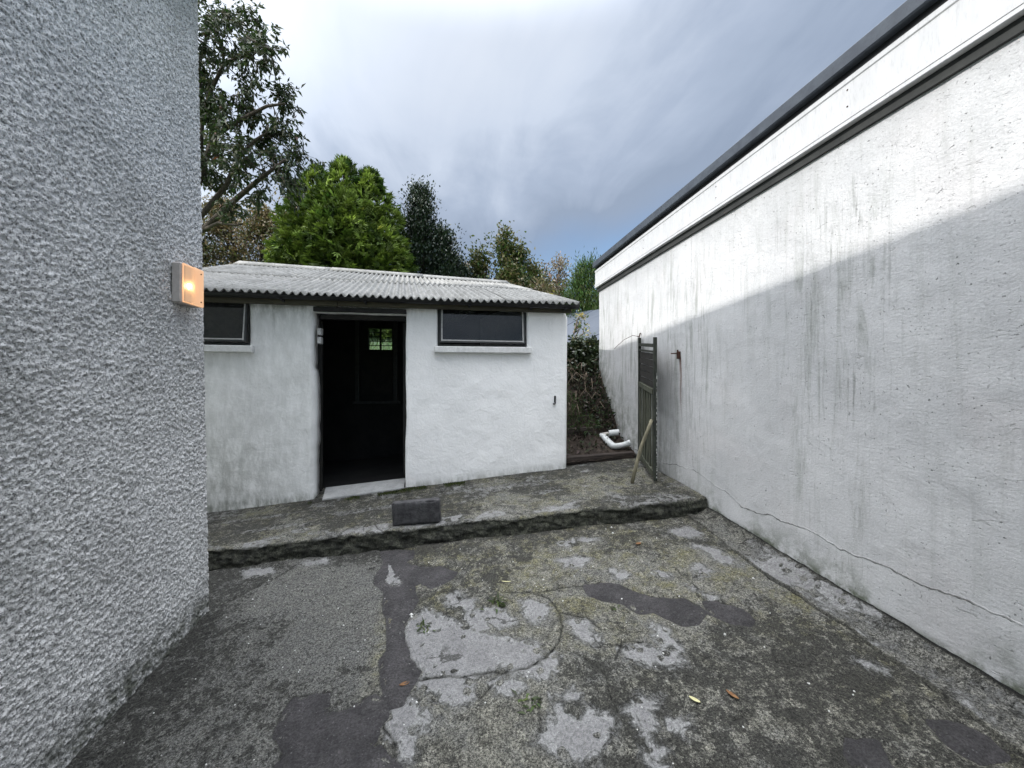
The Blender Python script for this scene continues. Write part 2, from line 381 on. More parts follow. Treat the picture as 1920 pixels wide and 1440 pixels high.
# fibre-cement roof
m, t = newmat('fibre_cement'); co = coords(t)
c = t.mix(t.sstep(t.noise(co, 5, 5, 0.7), 0.3, 0.7), (0.18, 0.18, 0.173), (0.29, 0.29, 0.28))
c = t.mix(t.math('MULTIPLY', t.sstep(t.noise(t.vscale(co, 14, 1.5, 1.5), 1.3, 5, 0.7), 0.52, 0.72), 0.6), c, (0.14, 0.14, 0.13))
c = t.mix(t.math('MULTIPLY', t.sstep(t.noise(co, 28, 5, 0.75), 0.54, 0.66), 0.8), c, (0.10, 0.098, 0.092))
c = t.mix(t.math('MULTIPLY', t.sstep(t.noise(co, 19, 5, 0.75), 0.60, 0.68), 0.7), c, (0.38, 0.37, 0.32))
c = t.mix(t.math('MULTIPLY', t.sstep(t.noise(co, 37, 4, 0.7), 0.72, 0.76), 0.7), c, (0.40, 0.16, 0.12))
finish(t, c, 0.85, t.noise(co, 60, 4, 0.7), 0.006, 1.0, 0.2)

simple('soffit_shadow_grey', (0.035, 0.037, 0.036), (0.055, 0.057, 0.055), 6, 0.8, 0.002)  # dark grey standing in for the shadow below the fascia
simple('old_timber', (0.045, 0.040, 0.030), (0.085, 0.080, 0.052), 9, 0.8, 0.004, stretch=(0.4, 2, 4))
simple('dark_timber', (0.012, 0.012, 0.012), (0.025, 0.024, 0.022), 8, 0.7, 0.003)
simple('inner_shade', (0.018, 0.018, 0.019), (0.030, 0.030, 0.030), 3, 0.9, 0.004)  # near-black so the shed interior looks unlit; its shade is in the colour
simple('black_plastic', (0.010, 0.010, 0.011), (0.018, 0.018, 0.019), 14, 0.5, 0.001, 0.4)
simple('frame_paint', (0.035, 0.038, 0.04), (0.06, 0.063, 0.063), 18, 0.6, 0.002)
simple('putty', (0.36, 0.36, 0.35), (0.5, 0.5, 0.49), 30, 0.7, 0.002)
simple('sill_paint', (0.60, 0.60, 0.59), (0.74, 0.74, 0.735), 14, 0.7, 0.004)
simple('fascia_white', (0.50, 0.505, 0.51), (0.565, 0.57, 0.575), 3, 0.45, 0.001, 0.4, stretch=(1, 5, 1))
simple('roof_trim', (0.040, 0.048, 0.062), (0.060, 0.072, 0.088), 10, 0.55, 0.001, 0.4)
simple('block_grey', (0.030, 0.030, 0.032), (0.075, 0.074, 0.077), 16, 0.9, 0.010)
simple('threshold_grey', (0.24, 0.245, 0.245), (0.33, 0.335, 0.335), 7, 0.85, 0.004)
simple('rusty_iron', (0.025, 0.014, 0.011), (0.075, 0.030, 0.018), 40, 0.8, 0.003)
simple('black_iron', (0.010, 0.010, 0.011), (0.02, 0.02, 0.02), 40, 0.55, 0.001)
simple('stick_wood', (0.13, 0.12, 0.085), (0.24, 0.22, 0.15), 12, 0.8, 0.003, stretch=(3, 3, 0.6))
simple('gate_board', (0.030, 0.034, 0.026), (0.10, 0.105, 0.075), 7, 0.85, 0.004, stretch=(5, 5, 0.6))
simple('gate_frame', (0.014, 0.017, 0.014), (0.045, 0.050, 0.038), 14, 0.8, 0.004, stretch=(3, 3, 1))
simple('gate_panel', (0.014, 0.014, 0.013), (0.032, 0.030, 0.026), 14, 0.85, 0.004)
simple('paint_flake', (0.55, 0.55, 0.52), (0.70, 0.70, 0.68), 30, 0.7, 0.002)
simple('pvc_white', (0.46, 0.48, 0.48), (0.62, 0.64, 0.64), 12, 0.4, 0.001, 0.5)
simple('switch_white', (0.40, 0.40, 0.39), (0.5, 0.5, 0.5), 12, 0.5, 0.001, 0.4)
simple('soil', (0.018, 0.013, 0.010), (0.055, 0.042, 0.033), 22, 0.95, 0.02)
simple('sleeper', (0.020, 0.016, 0.014), (0.060, 0.047, 0.040), 9, 0.85, 0.006, stretch=(0.4, 2, 4))
simple('grass_ground', (0.030, 0.060, 0.012), (0.075, 0.13, 0.025), 1.5, 0.9, 0.02)
simple('slate', (0.07, 0.075, 0.085), (0.11, 0.115, 0.125), 5, 0.6, 0.004)
simple('blue_sheet', (0.05, 0.062, 0.088), (0.085, 0.10, 0.125), 4, 0.4, 0.002, 0.5, stretch=(1, 4, 1))
simple('bark', (0.035, 0.028, 0.022), (0.085, 0.070, 0.055), 14, 0.9, 0.01, stretch=(3, 3, 0.7))
simple('twig', (0.10, 0.075, 0.055), (0.20, 0.16, 0.12), 30, 0.9, 0.003)
simple('stone_chip', (0.5, 0.5, 0.48), (0.7, 0.7, 0.68), 60, 0.8, 0.002)
simple('housing_plastic', (0.36, 0.33, 0.31), (0.46, 0.43, 0.41), 12, 0.5, 0.001, 0.4)
simple('rust_leaf', (0.12, 0.055, 0.025), (0.22, 0.12, 0.05), 40, 0.7, 0.002)
simple('pale_leaf', (0.40, 0.38, 0.20), (0.55, 0.52, 0.30), 40, 0.7, 0.002)
simple('moss', (0.015, 0.028, 0.006), (0.045, 0.065, 0.014), 60, 0.95, 0.01)

def leafmat(name, rough=0.5, trans=0.3, spec=0.4):
    m, t = newmat(name)
    a = attr(t, 'tint').outputs['Color']
    p = t.n('ShaderNodeBsdfPrincipled', {'Base Color': a, 'Roughness': rough, 'Specular IOR Level': spec})
    tr = t.n('ShaderNodeBsdfTranslucent', {'Color': t.mix(0.35, a, (0.9, 1.0, 0.3), 'MULTIPLY')})
    mx = t.n('ShaderNodeMixShader', {0: trans, 1: p.outputs[0], 2: tr.outputs[0]})
    t.n('ShaderNodeOutputMaterial', {'Surface': mx.outputs[0]}); return m
leafmat('leaf', 0.5, 0.3); leafmat('leaf_glossy', 0.35, 0.12, 0.5); leafmat('leaf_conifer', 0.6, 0.25, 0.25)

m, t = newmat('window_glass'); co = coords(t)
dirt = t.sstep(t.noise(co, 7, 5, 0.7), 0.35, 0.8, 0.10, 0.34)
gl = t.n('ShaderNodeBsdfGlossy', {'Color': (0.68, 0.67, 0.65, 1), 'Roughness': 0.06})
tp = t.n('ShaderNodeBsdfTransparent', {'Color': (0.55, 0.57, 0.58, 1)})
df = t.n('ShaderNodeBsdfDiffuse', {'Color': (0.075, 0.08, 0.08, 1)})
fr = t.n('ShaderNodeFresnel', {'IOR': 1.5}).outputs[0]
mx = t.n('ShaderNodeMixShader', {0: dirt, 1: tp.outputs[0], 2: df.outputs[0]})
mx = t.n('ShaderNodeMixShader', {0: fr, 1: mx.outputs[0], 2: gl.outputs[0]})
t.n('ShaderNodeOutputMaterial', {'Surface': mx.outputs[0]})
m, t = newmat('clear_glass')
tp = t.n('ShaderNodeBsdfTransparent', {'Color': (0.85, 0.9, 0.87, 1)}); gl = t.n('ShaderNodeBsdfGlossy', {'Roughness': 0.05})
mx = t.n('ShaderNodeMixShader', {0: 0.06, 1: tp.outputs[0], 2: gl.outputs[0]})
t.n('ShaderNodeOutputMaterial', {'Surface': mx.outputs[0]})
m, t = newmat('lamp_lens')
tp = t.n('ShaderNodeBsdfTransparent', {'Color': (1.0, 0.86, 0.72, 1)}); tl = t.n('ShaderNodeBsdfTranslucent', {'Color': (0.95, 0.72, 0.55, 1)})
gl = t.n('ShaderNodeBsdfDiffuse', {'Color': (0.55, 0.44, 0.37, 1)}); em = t.n('ShaderNodeEmission', {'Color': (1.0, 0.66, 0.38, 1), 'Strength': 0.17})
mx = t.n('ShaderNodeMixShader', {0: 0.5, 1: tl.outputs[0], 2: gl.outputs[0]})
mx = t.n('ShaderNodeMixShader', {0: 0.72, 1: tp.outputs[0], 2: mx.outputs[0]})
mx = t.n('ShaderNodeAddShader', {0: mx.outputs[0], 1: em.outputs[0]})
t.n('ShaderNodeOutputMaterial', {'Surface': mx.outputs[0]})
m, t = newmat('lamp_bulb')
e = t.n('ShaderNodeEmission', {'Color': (1.0, 0.66, 0.30, 1), 'Strength': 34.0})
t.n('ShaderNodeOutputMaterial', {'Surface': e.outputs[0]})
M = MATS
TAR= [[(-0.565, 3.507), (-0.301, 3.427), (-0.292, 3.322), (-0.355, 3.245), (-0.221, 3.14), (-0.053, 3.091), (0.057, 2.985), (0.003, 2.908), (-0.125, 2.856), (-0.194, 2.941), (-0.256, 2.914), (-0.227, 2.723), (-0.251, 2.602), (-0.286, 2.511), (-0.288, 2.39), (-0.243, 2.308), (-0.226, 2.237), (-0.158, 2.123), (-0.181, 2.06), (-0.227, 1.998), (-0.231, 1.959), (-0.281, 1.952), (-0.305, 1.997), (-0.339, 2.133), (-0.364, 2.26), (-0.336, 2.332), (-0.373, 2.55), (-0.424, 2.739), (-0.449, 2.904), (-0.53, 3.014), (-0.545, 3.134), (-0.499, 3.274)], [(-0.765, 2.108), (-0.605, 2.088), (-0.577, 1.958), (-0.51, 1.959), (-0.385, 2.027), (-0.303, 1.971), (-0.301, 1.892), (-0.331, 1.847), (-0.326, 1.767), (-0.252, 1.696), (-0.21, 1.643), (-0.198, 1.577), (-0.72, 1.696), (-0.714, 1.76), (-0.707, 1.829), (-0.78, 1.923), (-0.786, 2.009)], [(0.951, 2.569), (1.065, 2.57), (1.167, 2.516), (1.227, 2.428), (1.301, 2.34), (1.4, 2.305), (1.498, 2.286), (1.537, 2.198), (1.554, 2.14), (1.454, 2.079), (1.374, 2.082), (1.301, 2.157), (1.262, 2.219), (1.182, 2.227), (1.123, 2.339), (1.013, 2.397), (0.946, 2.476)], [(1.611, 2.205), (1.686, 2.198), (1.736, 2.137), (1.781, 2.085), (1.771, 2.019), (1.714, 1.986), (1.647, 2.027), (1.613, 2.079), (1.578, 2.12)], [(2.021, 1.306), (2.104, 1.277), (2.133, 1.218), (2.113, 1.166), (2.014, 1.174), (1.993, 1.235)], [(1.619, 1.323), (1.711, 1.293), (1.66, 1.219), (1.601, 1.182), (1.55, 1.235), (1.573, 1.293)]]
PALE= [[(-0.131, 2.604), (-0.043, 2.495), (0.068, 2.433), (0.098, 2.363), (0.212, 2.303), (0.31, 2.234), (0.407, 2.181), (0.493, 2.145), (0.511, 2.049), (0.412, 2.002), (0.334, 1.999), (0.288, 2.069), (0.188, 2.036), (0.094, 2.025), (-0.035, 2.057), (-0.137, 2.083), (-0.173, 2.186), (-0.231, 2.291), (-0.265, 2.369), (-0.271, 2.475), (-0.222, 2.526)], [(-0.01, 2.721), (0.114, 2.727), (0.05, 2.665), (0.169, 2.614), (0.139, 2.514), (0.224, 2.424), (0.236, 2.326), (0.172, 2.328), (0.114, 2.47), (0.108, 2.593), (0.026, 2.616)], [(0.162, 2.508), (0.344, 2.476), (0.403, 2.344), (0.324, 2.334), (0.253, 2.384), (0.205, 2.335)], [(0.495, 2.524), (0.628, 2.47), (0.598, 2.308), (0.513, 2.33), (0.497, 2.417)], [(-0.155, 2.07), (0.038, 2.028), (0.109, 1.967), (0.114, 1.904), (0.052, 1.871), (0.002, 1.893), (-0.068, 1.959), (-0.132, 2.005)], [(-0.189, 1.959), (-0.272, 1.95), (-0.295, 1.881), (-0.251, 1.794), (-0.193, 1.765), (-0.193, 1.696), (-0.154, 1.672), (-0.152, 1.732), (-0.18, 1.786), (-0.135, 1.808), (-0.047, 1.804), (-0.098, 1.861), (-0.167, 1.905)], [(0.508, 1.76), (0.548, 1.696), (0.6, 1.65), (0.655, 1.706), (0.673, 1.666), (0.725, 1.628), (0.678, 1.559), (0.605, 1.516), (0.51, 1.531), (0.445, 1.569), (0.394, 1.611), (0.438, 1.631)], [(0.832, 1.636), (0.913, 1.689), (0.977, 1.674), (0.918, 1.633), (0.91, 1.575), (0.849, 1.541), (0.85, 1.589)], [(0.872, 2.923), (0.99, 2.927), (1.079, 2.849), (1.002, 2.796), (0.887, 2.83)], [(0.74, 2.254), (0.833, 2.229), (0.822, 2.143), (0.856, 2.064), (0.783, 2.097), (0.727, 2.182)], [(0.957, 1.985), (1.065, 1.971), (1.131, 1.903), (1.234, 1.902), (1.181, 1.82), (1.013, 1.874), (0.958, 1.923)], [(1.183, 2.106), (1.241, 2.033), (1.239, 1.926), (1.17, 1.969)], [(0.225, 1.949), (0.324, 1.935), (0.375, 1.912), (0.315, 1.885), (0.248, 1.912)], [(-0.485, 3.269), (-0.441, 3.204), (-0.402, 3.07), (-0.326, 2.978), (-0.332, 2.914), (-0.382, 2.917), (-0.443, 2.989)], [(0.405, 1.97), (0.548, 2.04), (0.586, 2.03), (0.507, 1.922), (0.454, 1.935)], [(0.515, 1.816), (0.596, 1.816), (0.62, 1.78), (0.548, 1.778)], [(1.937, 3.09), (2.088, 3.083), (2.124, 2.979), (2.022, 2.948), (1.931, 3.027)], [(1.985, 2.794), (2.078, 2.71), (2.09, 2.602), (2.108, 2.509), (2.03, 2.542), (1.987, 2.654)], [(1.778, 2.559), (1.837, 2.561), (1.848, 2.484), (1.743, 2.461)], [(1.212, 2.686), (1.267, 2.616), (1.205, 2.598)], [(1.659, 2.285), (1.717, 2.239), (1.678, 2.229)], [(1.494, 2.568), (1.546, 2.527), (1.509, 2.503)], [(0.946, 3.17), (1.063, 3.183), (0.971, 3.09)], [(1.117, 3.191), (1.254, 3.149), (1.196, 3.13)], [(1.614, 2.382), (1.644, 2.366), (1.622, 2.349)], [(0.823, 1.652), (0.907, 1.696), (0.975, 1.668), (0.916, 1.62), (0.919, 1.589), (0.839, 1.534), (0.858, 1.604)], [(2.048, 1.633), (2.088, 1.578), (2.106, 1.555), (2.067, 1.571)], [(0.83, 1.484), (0.881, 1.476), (0.834, 1.442), (0.828, 1.402), (0.797, 1.41)], [(0.969, 1.558), (1.038, 1.542), (1.02, 1.5), (0.983, 1.518)], [(-1.652, 3.508), (-1.481, 3.491), (-1.396, 3.403), (-1.573, 3.409)], [(-1.217, 3.495), (-1.048, 3.496), (-0.999, 3.448), (-1.13, 3.437)]]
WET= [[(-0.638, 2.279), (-0.549, 2.287), (-0.449, 2.247), (-0.369, 2.183), (-0.431, 2.156), (-0.545, 2.177)], [(-1.974, 3.602), (-1.333, 3.448), (-1.439, 3.214), (-1.64, 3.068), (-1.675, 3.031)], [(0.525, 3.135), (0.728, 3.102), (0.638, 2.966), (0.544, 2.993)], [(0.241, 2.908), (0.44, 2.875), (0.433, 2.741), (0.283, 2.784)], [(0.937, 2.233), (1.023, 2.194), (1.058, 2.081), (0.943, 2.069)], [(0.731, 1.957), (0.867, 1.922), (0.834, 1.851), (0.751, 1.883)]]
CRACK= [[(-0.164, 2.078), (0.094, 2.031), (0.234, 2.024), (0.334, 1.999), (0.412, 2.002), (0.533, 2.056), (0.637, 2.135), (0.685, 2.238), (0.699, 2.362), (0.67, 2.514), (0.607, 2.589), (0.369, 2.656)], [(0.691, 2.041), (0.749, 1.952), (0.804, 1.87), (0.78, 1.751), (0.778, 1.667)], [(0.885, 1.942), (0.973, 2.041), (1.071, 2.022)], [(0.705, 2.361), (0.849, 2.273), (0.893, 2.153)], [(-1.592, 3.054), (-1.439, 3.214), (-1.282, 3.401), (-1.243, 3.52)], [(0.437, 1.806), (0.399, 1.665)], [(0.156, 1.884), (0.215, 1.941)], [(-0.305, 1.997), (-0.285, 1.953), (-0.301, 1.919), (-0.285, 1.844), (-0.229, 1.75), (-0.223, 1.646)], [(0.607, 2.589), (0.8, 2.596), (0.984, 2.565)], [(0.67, 2.514), (0.548, 2.606)], [(1.714, 1.794), (1.669, 1.722), (1.772, 1.658)], [(1.243, 1.507), (1.336, 1.508)], [(2.021, 1.306), (1.993, 1.235), (2.01, 1.171)], [(1.482, 1.811), (1.562, 1.736)]]
STRIP= [(2.209, 3.051), (2.192, 2.918), (2.161, 2.261), (2.187, 1.808), (2.18, 1.472), (2.183, 1.199), (2.172, 1.073)]
BROAD= [(-4.54, 8.4, 8.9), (-4.33, 8.8, 9.15), (-3.81, 8.46, 8.73), (-4.69, 8.94, 8.91), (-4.27, 8.9, 8.78), (-3.49, 7.98, 8.04), (-3.21, 7.86, 7.87), (-4.96, 9.32, 8.7), (-4.11, 8.36, 7.9), (-3.72, 8.25, 7.84), (-5.26, 9.59, 8.33), (-4.27, 8.68, 7.56), (-4.13, 9.18, 7.91), (-3.42, 8.55, 7.6), (-3.36, 8.77, 7.49), (-4.32, 8.24, 6.92), (-4.27, 8.92, 7.33), (-3.99, 9.2, 7.48), (-4.86, 8.86, 6.98), (-3.78, 8.99, 7.1), (-4.02, 8.93, 6.71), (-3.96, 8.05, 6.11), (-3.51, 8.96, 7.0), (-3.17, 8.67, 6.68), (-4.52, 8.48, 6.16), (-4.11, 8.03, 5.75), (-4.4, 9.27, 6.46), (-3.49, 8.56, 6.3), (-3.32, 8.88, 6.34), (-3.16, 9.08, 6.56), (-5.02, 9.15, 6.09), (-4.61, 9.38, 6.25), (-3.68, 8.48, 5.42), (-3.33, 8.99, 5.99), (-3.21, 8.47, 5.46), (-5.13, 9.49, 6.09), (-5.16, 9.41, 6.81), (-4.17, 8.14, 6.35), (-4.6, 8.26, 8.54), (-4.67, 8.39, 8.19), (-4.86, 9.48, 10.05), (-4.01, 8.59, 9.17), (-5.07, 9.04, 8.21), (-4.55, 8.49, 7.34), (-4.92, 8.84, 7.28), (-4.85, 8.66, 6.04), (-4.48, 8.55, 6.82)]
BLIMB= [[(-5.78, 9.38, 3.9), (-5.6, 9.25, 4.78), (-5.05, 9.06, 4.86), (-4.42, 8.85, 5.38), (-3.9, 8.66, 5.73), (-3.5, 8.49, 5.95), (-3.21, 8.34, 6.09)], [(-5.6, 9.25, 4.78), (-5.11, 9.17, 5.27), (-4.72, 9.2, 5.86), (-4.42, 9.05, 6.38), (-3.93, 8.77, 6.68), (-3.61, 8.61, 6.8)], [(-5.6, 9.25, 4.78), (-5.11, 8.97, 5.82), (-4.94, 8.94, 6.38), (-4.68, 8.79, 6.72), (-4.21, 8.71, 7.02), (-3.62, 8.51, 7.23), (-3.21, 8.34, 7.21)], [(-5.11, 8.97, 5.82), (-5.17, 9.18, 7.17), (-4.92, 9.04, 7.78), (-4.59, 8.88, 8.26), (-3.94, 8.57, 8.36), (-3.47, 8.39, 8.22)], [(-5.17, 9.18, 7.17), (-5.24, 9.19, 8.42), (-4.98, 9.05, 9.01), (-4.48, 8.86, 9.26)], [(-5.05, 9.06, 4.86), (-4.58, 8.68, 4.87), (-4.21, 8.51, 4.78), (-4.0, 8.37, 4.76)]]
rng = np.random.default_rng(11); random.seed(5)
def S1(x, y): return 0.044 + 0.083 * np.asarray(x) + 0.085 * np.asarray(y)
def S2(x, y): return -0.106 + 0.083 * np.asarray(x) + 0.085 * np.asarray(y)
XR = 2.43

# ------------------------------------------------------------------ terrain
def shed_side_x(y): return 1.476 - (np.asarray(y) - 4.6) * 0.46
BY = [4.70, 4.80, 5.20, 5.27, 5.40, 5.92, 7.2, 9.0, 12.0, 18, 40, 120, 900]
BZ = [0.66, 0.71, 0.88, 0.98, 1.17, 1.80, 1.95, 2.35, 2.95, 3.8, 6.5, 12, 40]
def terrain(x, y):
    x, y = np.broadcast_arrays(np.asarray(x, float), np.asarray(y, float))
    back = np.interp(y, BY, BZ) + 0.10 * (fbm(x, y, 0.7, 3, 5) - 0.5) * smooth(y, 6, 9)
    front = np.clip(-0.42 + 0.083 * np.clip(x, -6, 6) + 0.085 * np.minimum(y, 4.6), -3.0, 0.6)
    z = np.where(y > 4.72, back, front)
    inshed = (y > 4.3) & (y < 7.12) & (x > -3.25) & (x < shed_side_x(y) - 0.08)
    z = np.where(inshed, 0.02, z)
    inout = (x > XR + 0.05) & (y < 5.9) & (x < 9)
    z = np.where(inout, -0.6, z)
    left = (x <= -3.25) & (y > 3.1) & (y < 9)
    z = np.where(left, 0.1 + np.clip(y - 3.1, 0, 6) * 0.28 + 0.0 * y, z)
    gap = (x >= shed_side_x(y) - 0.08) & (x <= XR + 0.05) & (y > 4.3) & (y < 7.0)
    return np.where(gap, z - 0.35, z)
xs = np.concatenate([-np.geomspace(900, 12, 22), np.arange(-11.6, 12, 0.14), np.geomspace(12.5, 900, 22)])
ys = np.concatenate([-np.geomspace(900, 8, 22), np.arange(-7.5, 16, 0.14), np.geomspace(16.5, 900, 26)])
gx, gy = np.meshgrid(xs, ys, indexing='ij')
gv = np.stack([gx, gy, terrain(gx, gy)], -1).reshape(-1, 3)
tag(meshobj('ground', gv, gridfaces(len(xs), len(ys)), M['grass_ground']), 'grassy ground rising behind the shed', kind='structure')

# ------------------------------------------------------------------ lower yard floor
def yard_z(x, y):
    n = fbm(x, y, 1.3, 3, 21) - 0.5; n2 = fbm(x, y, 9, 3, 22) - 0.5
    left = smooth(x, -0.38, -0.50)
    n3 = fbm(x, y, 50, 2, 23) - 0.5
    return S2(x, y) + 0.022 * n + 0.009 * n2 + (0.0045 + 0.009 * left) * n3
xs = np.linspace(-2.50, 2.26, 740); ys = np.linspace(0.85, 3.78, 450)
gx, gy = np.meshgrid(xs, ys, indexing='ij'); fx, fy = gx.ravel(), gy.ravel()
wx = fx + 0.03 * (fbm(fx, fy, 7, 3, 31) - 0.5); wy = fy + 0.03 * (fbm(fx, fy, 7, 3, 32) - 0.5)
pale = np.full(fx.shape, -1.0)
for p in PALE: pale = np.maximum(pale, poly_sd(wx, wy, p))
pale = np.clip(0.60 + pale / 0.17, 0, 1.05)
wet = np.full(fx.shape, -1.0)
for p in WET: wet = np.maximum(wet, poly_sd(wx, wy, p))
cx_ = fx + 0.02 * (fbm(fx, fy, 14, 3, 33) - 0.5); cy_ = fy + 0.02 * (fbm(fx, fy, 14, 3, 34) - 0.5)
cr = np.full(fx.shape, 9.0)
for p in CRACK: cr = np.minimum(cr, line_d(cx_, cy_, p))
tarsd = np.full(fx.shape, -9.0)
for p in TAR: tarsd = np.maximum(tarsd, poly_sd(wx, wy, p))
cr = np.minimum(cr, np.abs(tarsd + 0.014))
crack = np.clip(1 - cr / 0.022, 0, 1)
left = smooth(fx, -0.38, -0.50)
dark = 0.20 + 0.55 * smooth(fbm(fx, fy, 1.6, 3, 35), 0.42, 0.60) + 0.62 * smooth(fx, 0.3, 1.3) * smooth(fy, 2.1, 1.5) - 0.15 * left + 0.6 * smooth(wet, -0.01, 0.02)
dark += 0.9 * smooth(fx, -1.25, -1.60) + 0.5 * smooth(fy, 3.2, 3.5)
moss = np.clip(0.95 * smooth(fy, 1.6, 2.6) * (1 - left) + 0.5 * smooth(fx, 1.6, 2.15) + 0.12, 0, 1)
zz = yard_z(fx, fy) - 0.010 * crack - 0.004 * smooth(wet, -0.02, 0.03)
mask = np.stack([pale, crack, np.clip(dark, 0, 1), moss], -1)
yard = meshobj('yard_floor', np.stack([fx, fy, zz], -1), gridfaces(len(xs), len(ys)), M['yard_concrete'], attrs={'mask': mask, 'leftpart': left})
tag(yard, 'worn grey-green concrete yard floor with pale bare patches and cracks', kind='structure')
xs = np.linspace(-1.80, 2.26, 50); ys = np.linspace(-7.5, 0.86, 100)
gx, gy = np.meshgrid(xs, ys, indexing='ij'); fx, fy = gx.ravel(), gy.ravel()
o = meshobj('yard_floor', np.stack([fx, fy, S2(fx, fy) - 0.006], -1), gridfaces(50, 100), M['yard_concrete'],
        attrs={'mask': np.tile([0.0, 0, 0.5, 0.3], (len(fx), 1))}); tag(o, kind='structure')

for p in TAR:
    P = np.array(p); x0, y0 = P.min(0) - 0.05; x1, y1 = P.max(0) + 0.05; y0 = max(y0, 0.9)
    st = 0.006; xs = np.arange(x0, x1, st); ys = np.arange(y0, y1, st)
    gx, gy = np.meshgrid(xs, ys, indexing='ij'); fx, fy = gx.ravel(), gy.ravel()
    wx = fx + 0.03 * (fbm(fx, fy, 7, 3, 31) - 0.5) + 0.05 * (fbm(fx, fy, 22, 4, 41, 0.75) - 0.5); wy = fy + 0.03 * (fbm(fx, fy, 7, 3, 32) - 0.5) + 0.05 * (fbm(fx, fy, 22, 4, 42, 0.75) - 0.5)
    sd = poly_sd(wx, wy, p)
    hole = np.full(fx.shape, -9.0)
    for q in PALE[13:14]: hole = np.maximum(hole, poly_sd(wx, wy, q))
    sd = np.minimum(sd, -hole)
    z = yard_z(fx, fy) * 0.5 + 0.5 * (S2(fx, fy) + 0.022 * (fbm(fx, fy, 1.3, 3, 21) - 0.5)) + np.clip(sd / 0.02, -1.4, 1) * 0.007 + 0.008 * (fbm(fx, fy, 18, 4, 43, 0.65) - 0.5)
    F = gridfaces(len(xs), len(ys)); keep = (sd[F] > -0.022).any(1); F = F[keep]
    used, inv = np.unique(F, return_inverse=True)
    o = meshobj('tar_patch', np.stack([fx, fy, z], -1)[used], inv.reshape(F.shape).astype(np.int32), M['tarmac'], parent=yard)

# cement strip along the outbuilding wall
sx = np.array([s[0] for s in STRIP])[::-1]; sy = np.array([s[1] for s in STRIP])[::-1]
ys = np.linspace(0.85, 3.32, 400); u = np.linspace(0, 1, 34)
gy, gu = np.meshgrid(ys, u, indexing='ij'); fy, fu = gy.ravel(), gu.ravel()
xo = np.interp(fy, sy, sx) + 0.05 * (fbm(fy, 0 * fy, 6, 4, 51) - 0.5)
fx = xo + (XR + 0.01 - xo) * fu
z = S2(fx, fy) + 0.016 + 0.05 * smooth(fu, 0.45, 1.0) - 0.05 * smooth(fu, 0.06, 0.0) + 0.02 * (fbm(fx, fy, 10, 3, 52) - 0.5) + 0.006 * (fbm(fx, fy, 40, 2, 53) - 0.5)
pale = 0.52 + 1.0 * (fbm(fx, fy, 3.5, 4, 54) - 0.5) - 0.5 * smooth(fu, 0.80, 0.98) - 0.5 * smooth(fu, 0.12, 0.0) - 0.5 * smooth(fy, 2.4, 3.0)
mask = np.stack([np.clip(pale, 0, 1), np.clip(1.3 * smooth(fu, 0.12, 0.0) + 1.3 * smooth(fu, 0.82, 0.96), 0, 1), 0.45 + 0.55 * smooth(fu, 0.7, 1), 0.3 * smooth(fu, 0.3, 0)], -1)
tag(meshobj('cement_strip', np.stack([fx, fy, z], -1), gridfaces(len(ys), len(u)), M['yard_concrete'], attrs={'mask': mask}), 'strip of grey cement along the foot of the white wall', kind='structure')
o = MB().box((2.17, -7.5, -1.2), (2.44, 0.86, 0.1)); o.v = [(x, y, float(S2(x, y)) + (0.02 if z > 0 else -0.4)) for x, y, z in o.v]
tag(o.build('cement_strip', M['threshold_grey']), kind='structure')

# raised slab (step) in front of the shed
EX = [-3.7, -1.99, -1.18, -.525, -.058, .304, .77, 1.17, 1.554, 2.0, 2.43]; EY = [3.72, 3.632, 3.587, 3.52, 3.496, 3.488, 3.425, 3.41, 3.354, 3.302, 3.27]
xs = np.linspace(-3.6, 2.42, 520)
ye = np.interp(xs, EX, EY) + 0.05 * (fbm(xs, 0 * xs, 2.5, 4, 61) - 0.5) + 0.02 * (fbm(xs, 0 * xs, 14, 3, 62) - 0.5)
nt, ne, nfc = 130, 10, 22
tt = np.linspace(0, 1, nt)
rows_x, rows_y, rows_z, rows_f = [], [], [], []
r = 0.028
for i in range(nt):
    y = 4.95 + (ye + r - 4.95) * tt[i]; rows_y.append(y); rows_z.append(S1(xs, y)); rows_f.append(np.zeros_like(xs))
for i in range(1, ne + 1):
    a = math.pi / 2 * i / ne; y = ye + r - r * math.sin(a); rows_y.append(y); rows_z.append(S1(xs, y) - r * (1 - math.cos(a))); rows_f.append(np.full_like(xs, smooth(i / ne, 0.25, 0.9)))
for i in range(1, nfc + 1):
    k = i / nfc; y = ye - 0.02 * k; z0 = S1(xs, ye) - r; z1 = S2(xs, ye) - 0.03
    rows_y.append(y); rows_z.append(z0 + (z1 - z0) * k); rows_f.append(np.ones_like(xs))
Yg = np.array(rows_y).T; Zg = np.array(rows_z).T; Fg = np.array(rows_f).T; Xg = np.repeat(xs[:, None], Yg.shape[1], 1)
fx, fy, fz, ff = Xg.ravel(), Yg.ravel(), Zg.ravel(), Fg.ravel()
nz = 0.020 * (fbm(fx, fy, 2.2, 3, 63) - 0.5) + 0.008 * (fbm(fx, fy, 16, 3, 64) - 0.5) + 0.004 * (fbm(fx, fy, 50, 2, 65) - 0.5)
nf_ = 0.055 * (fbm(fx, fz * 3, 6, 4, 66) - 0.5) + 0.03 * (fbm(fx, fz, 22, 3, 67) - 0.5)
crk = np.minimum(line_d(fx, fy, [(-0.60, 3.45), (-0.55, 3.52), (-0.62, 3.62), (-0.68, 3.75)]), line_d(fx, fy, [(-1.0, 3.9), (0.0, 3.78), (0.6, 3.8), (1.4, 3.62)]) + 0.008)
crk = np.clip(1 - crk / 0.018, 0, 1) * (1 - 0.5 * ff)
fz = fz + nz * (1 - ff) - 0.01 * crk; fy = fy + nf_ * ff
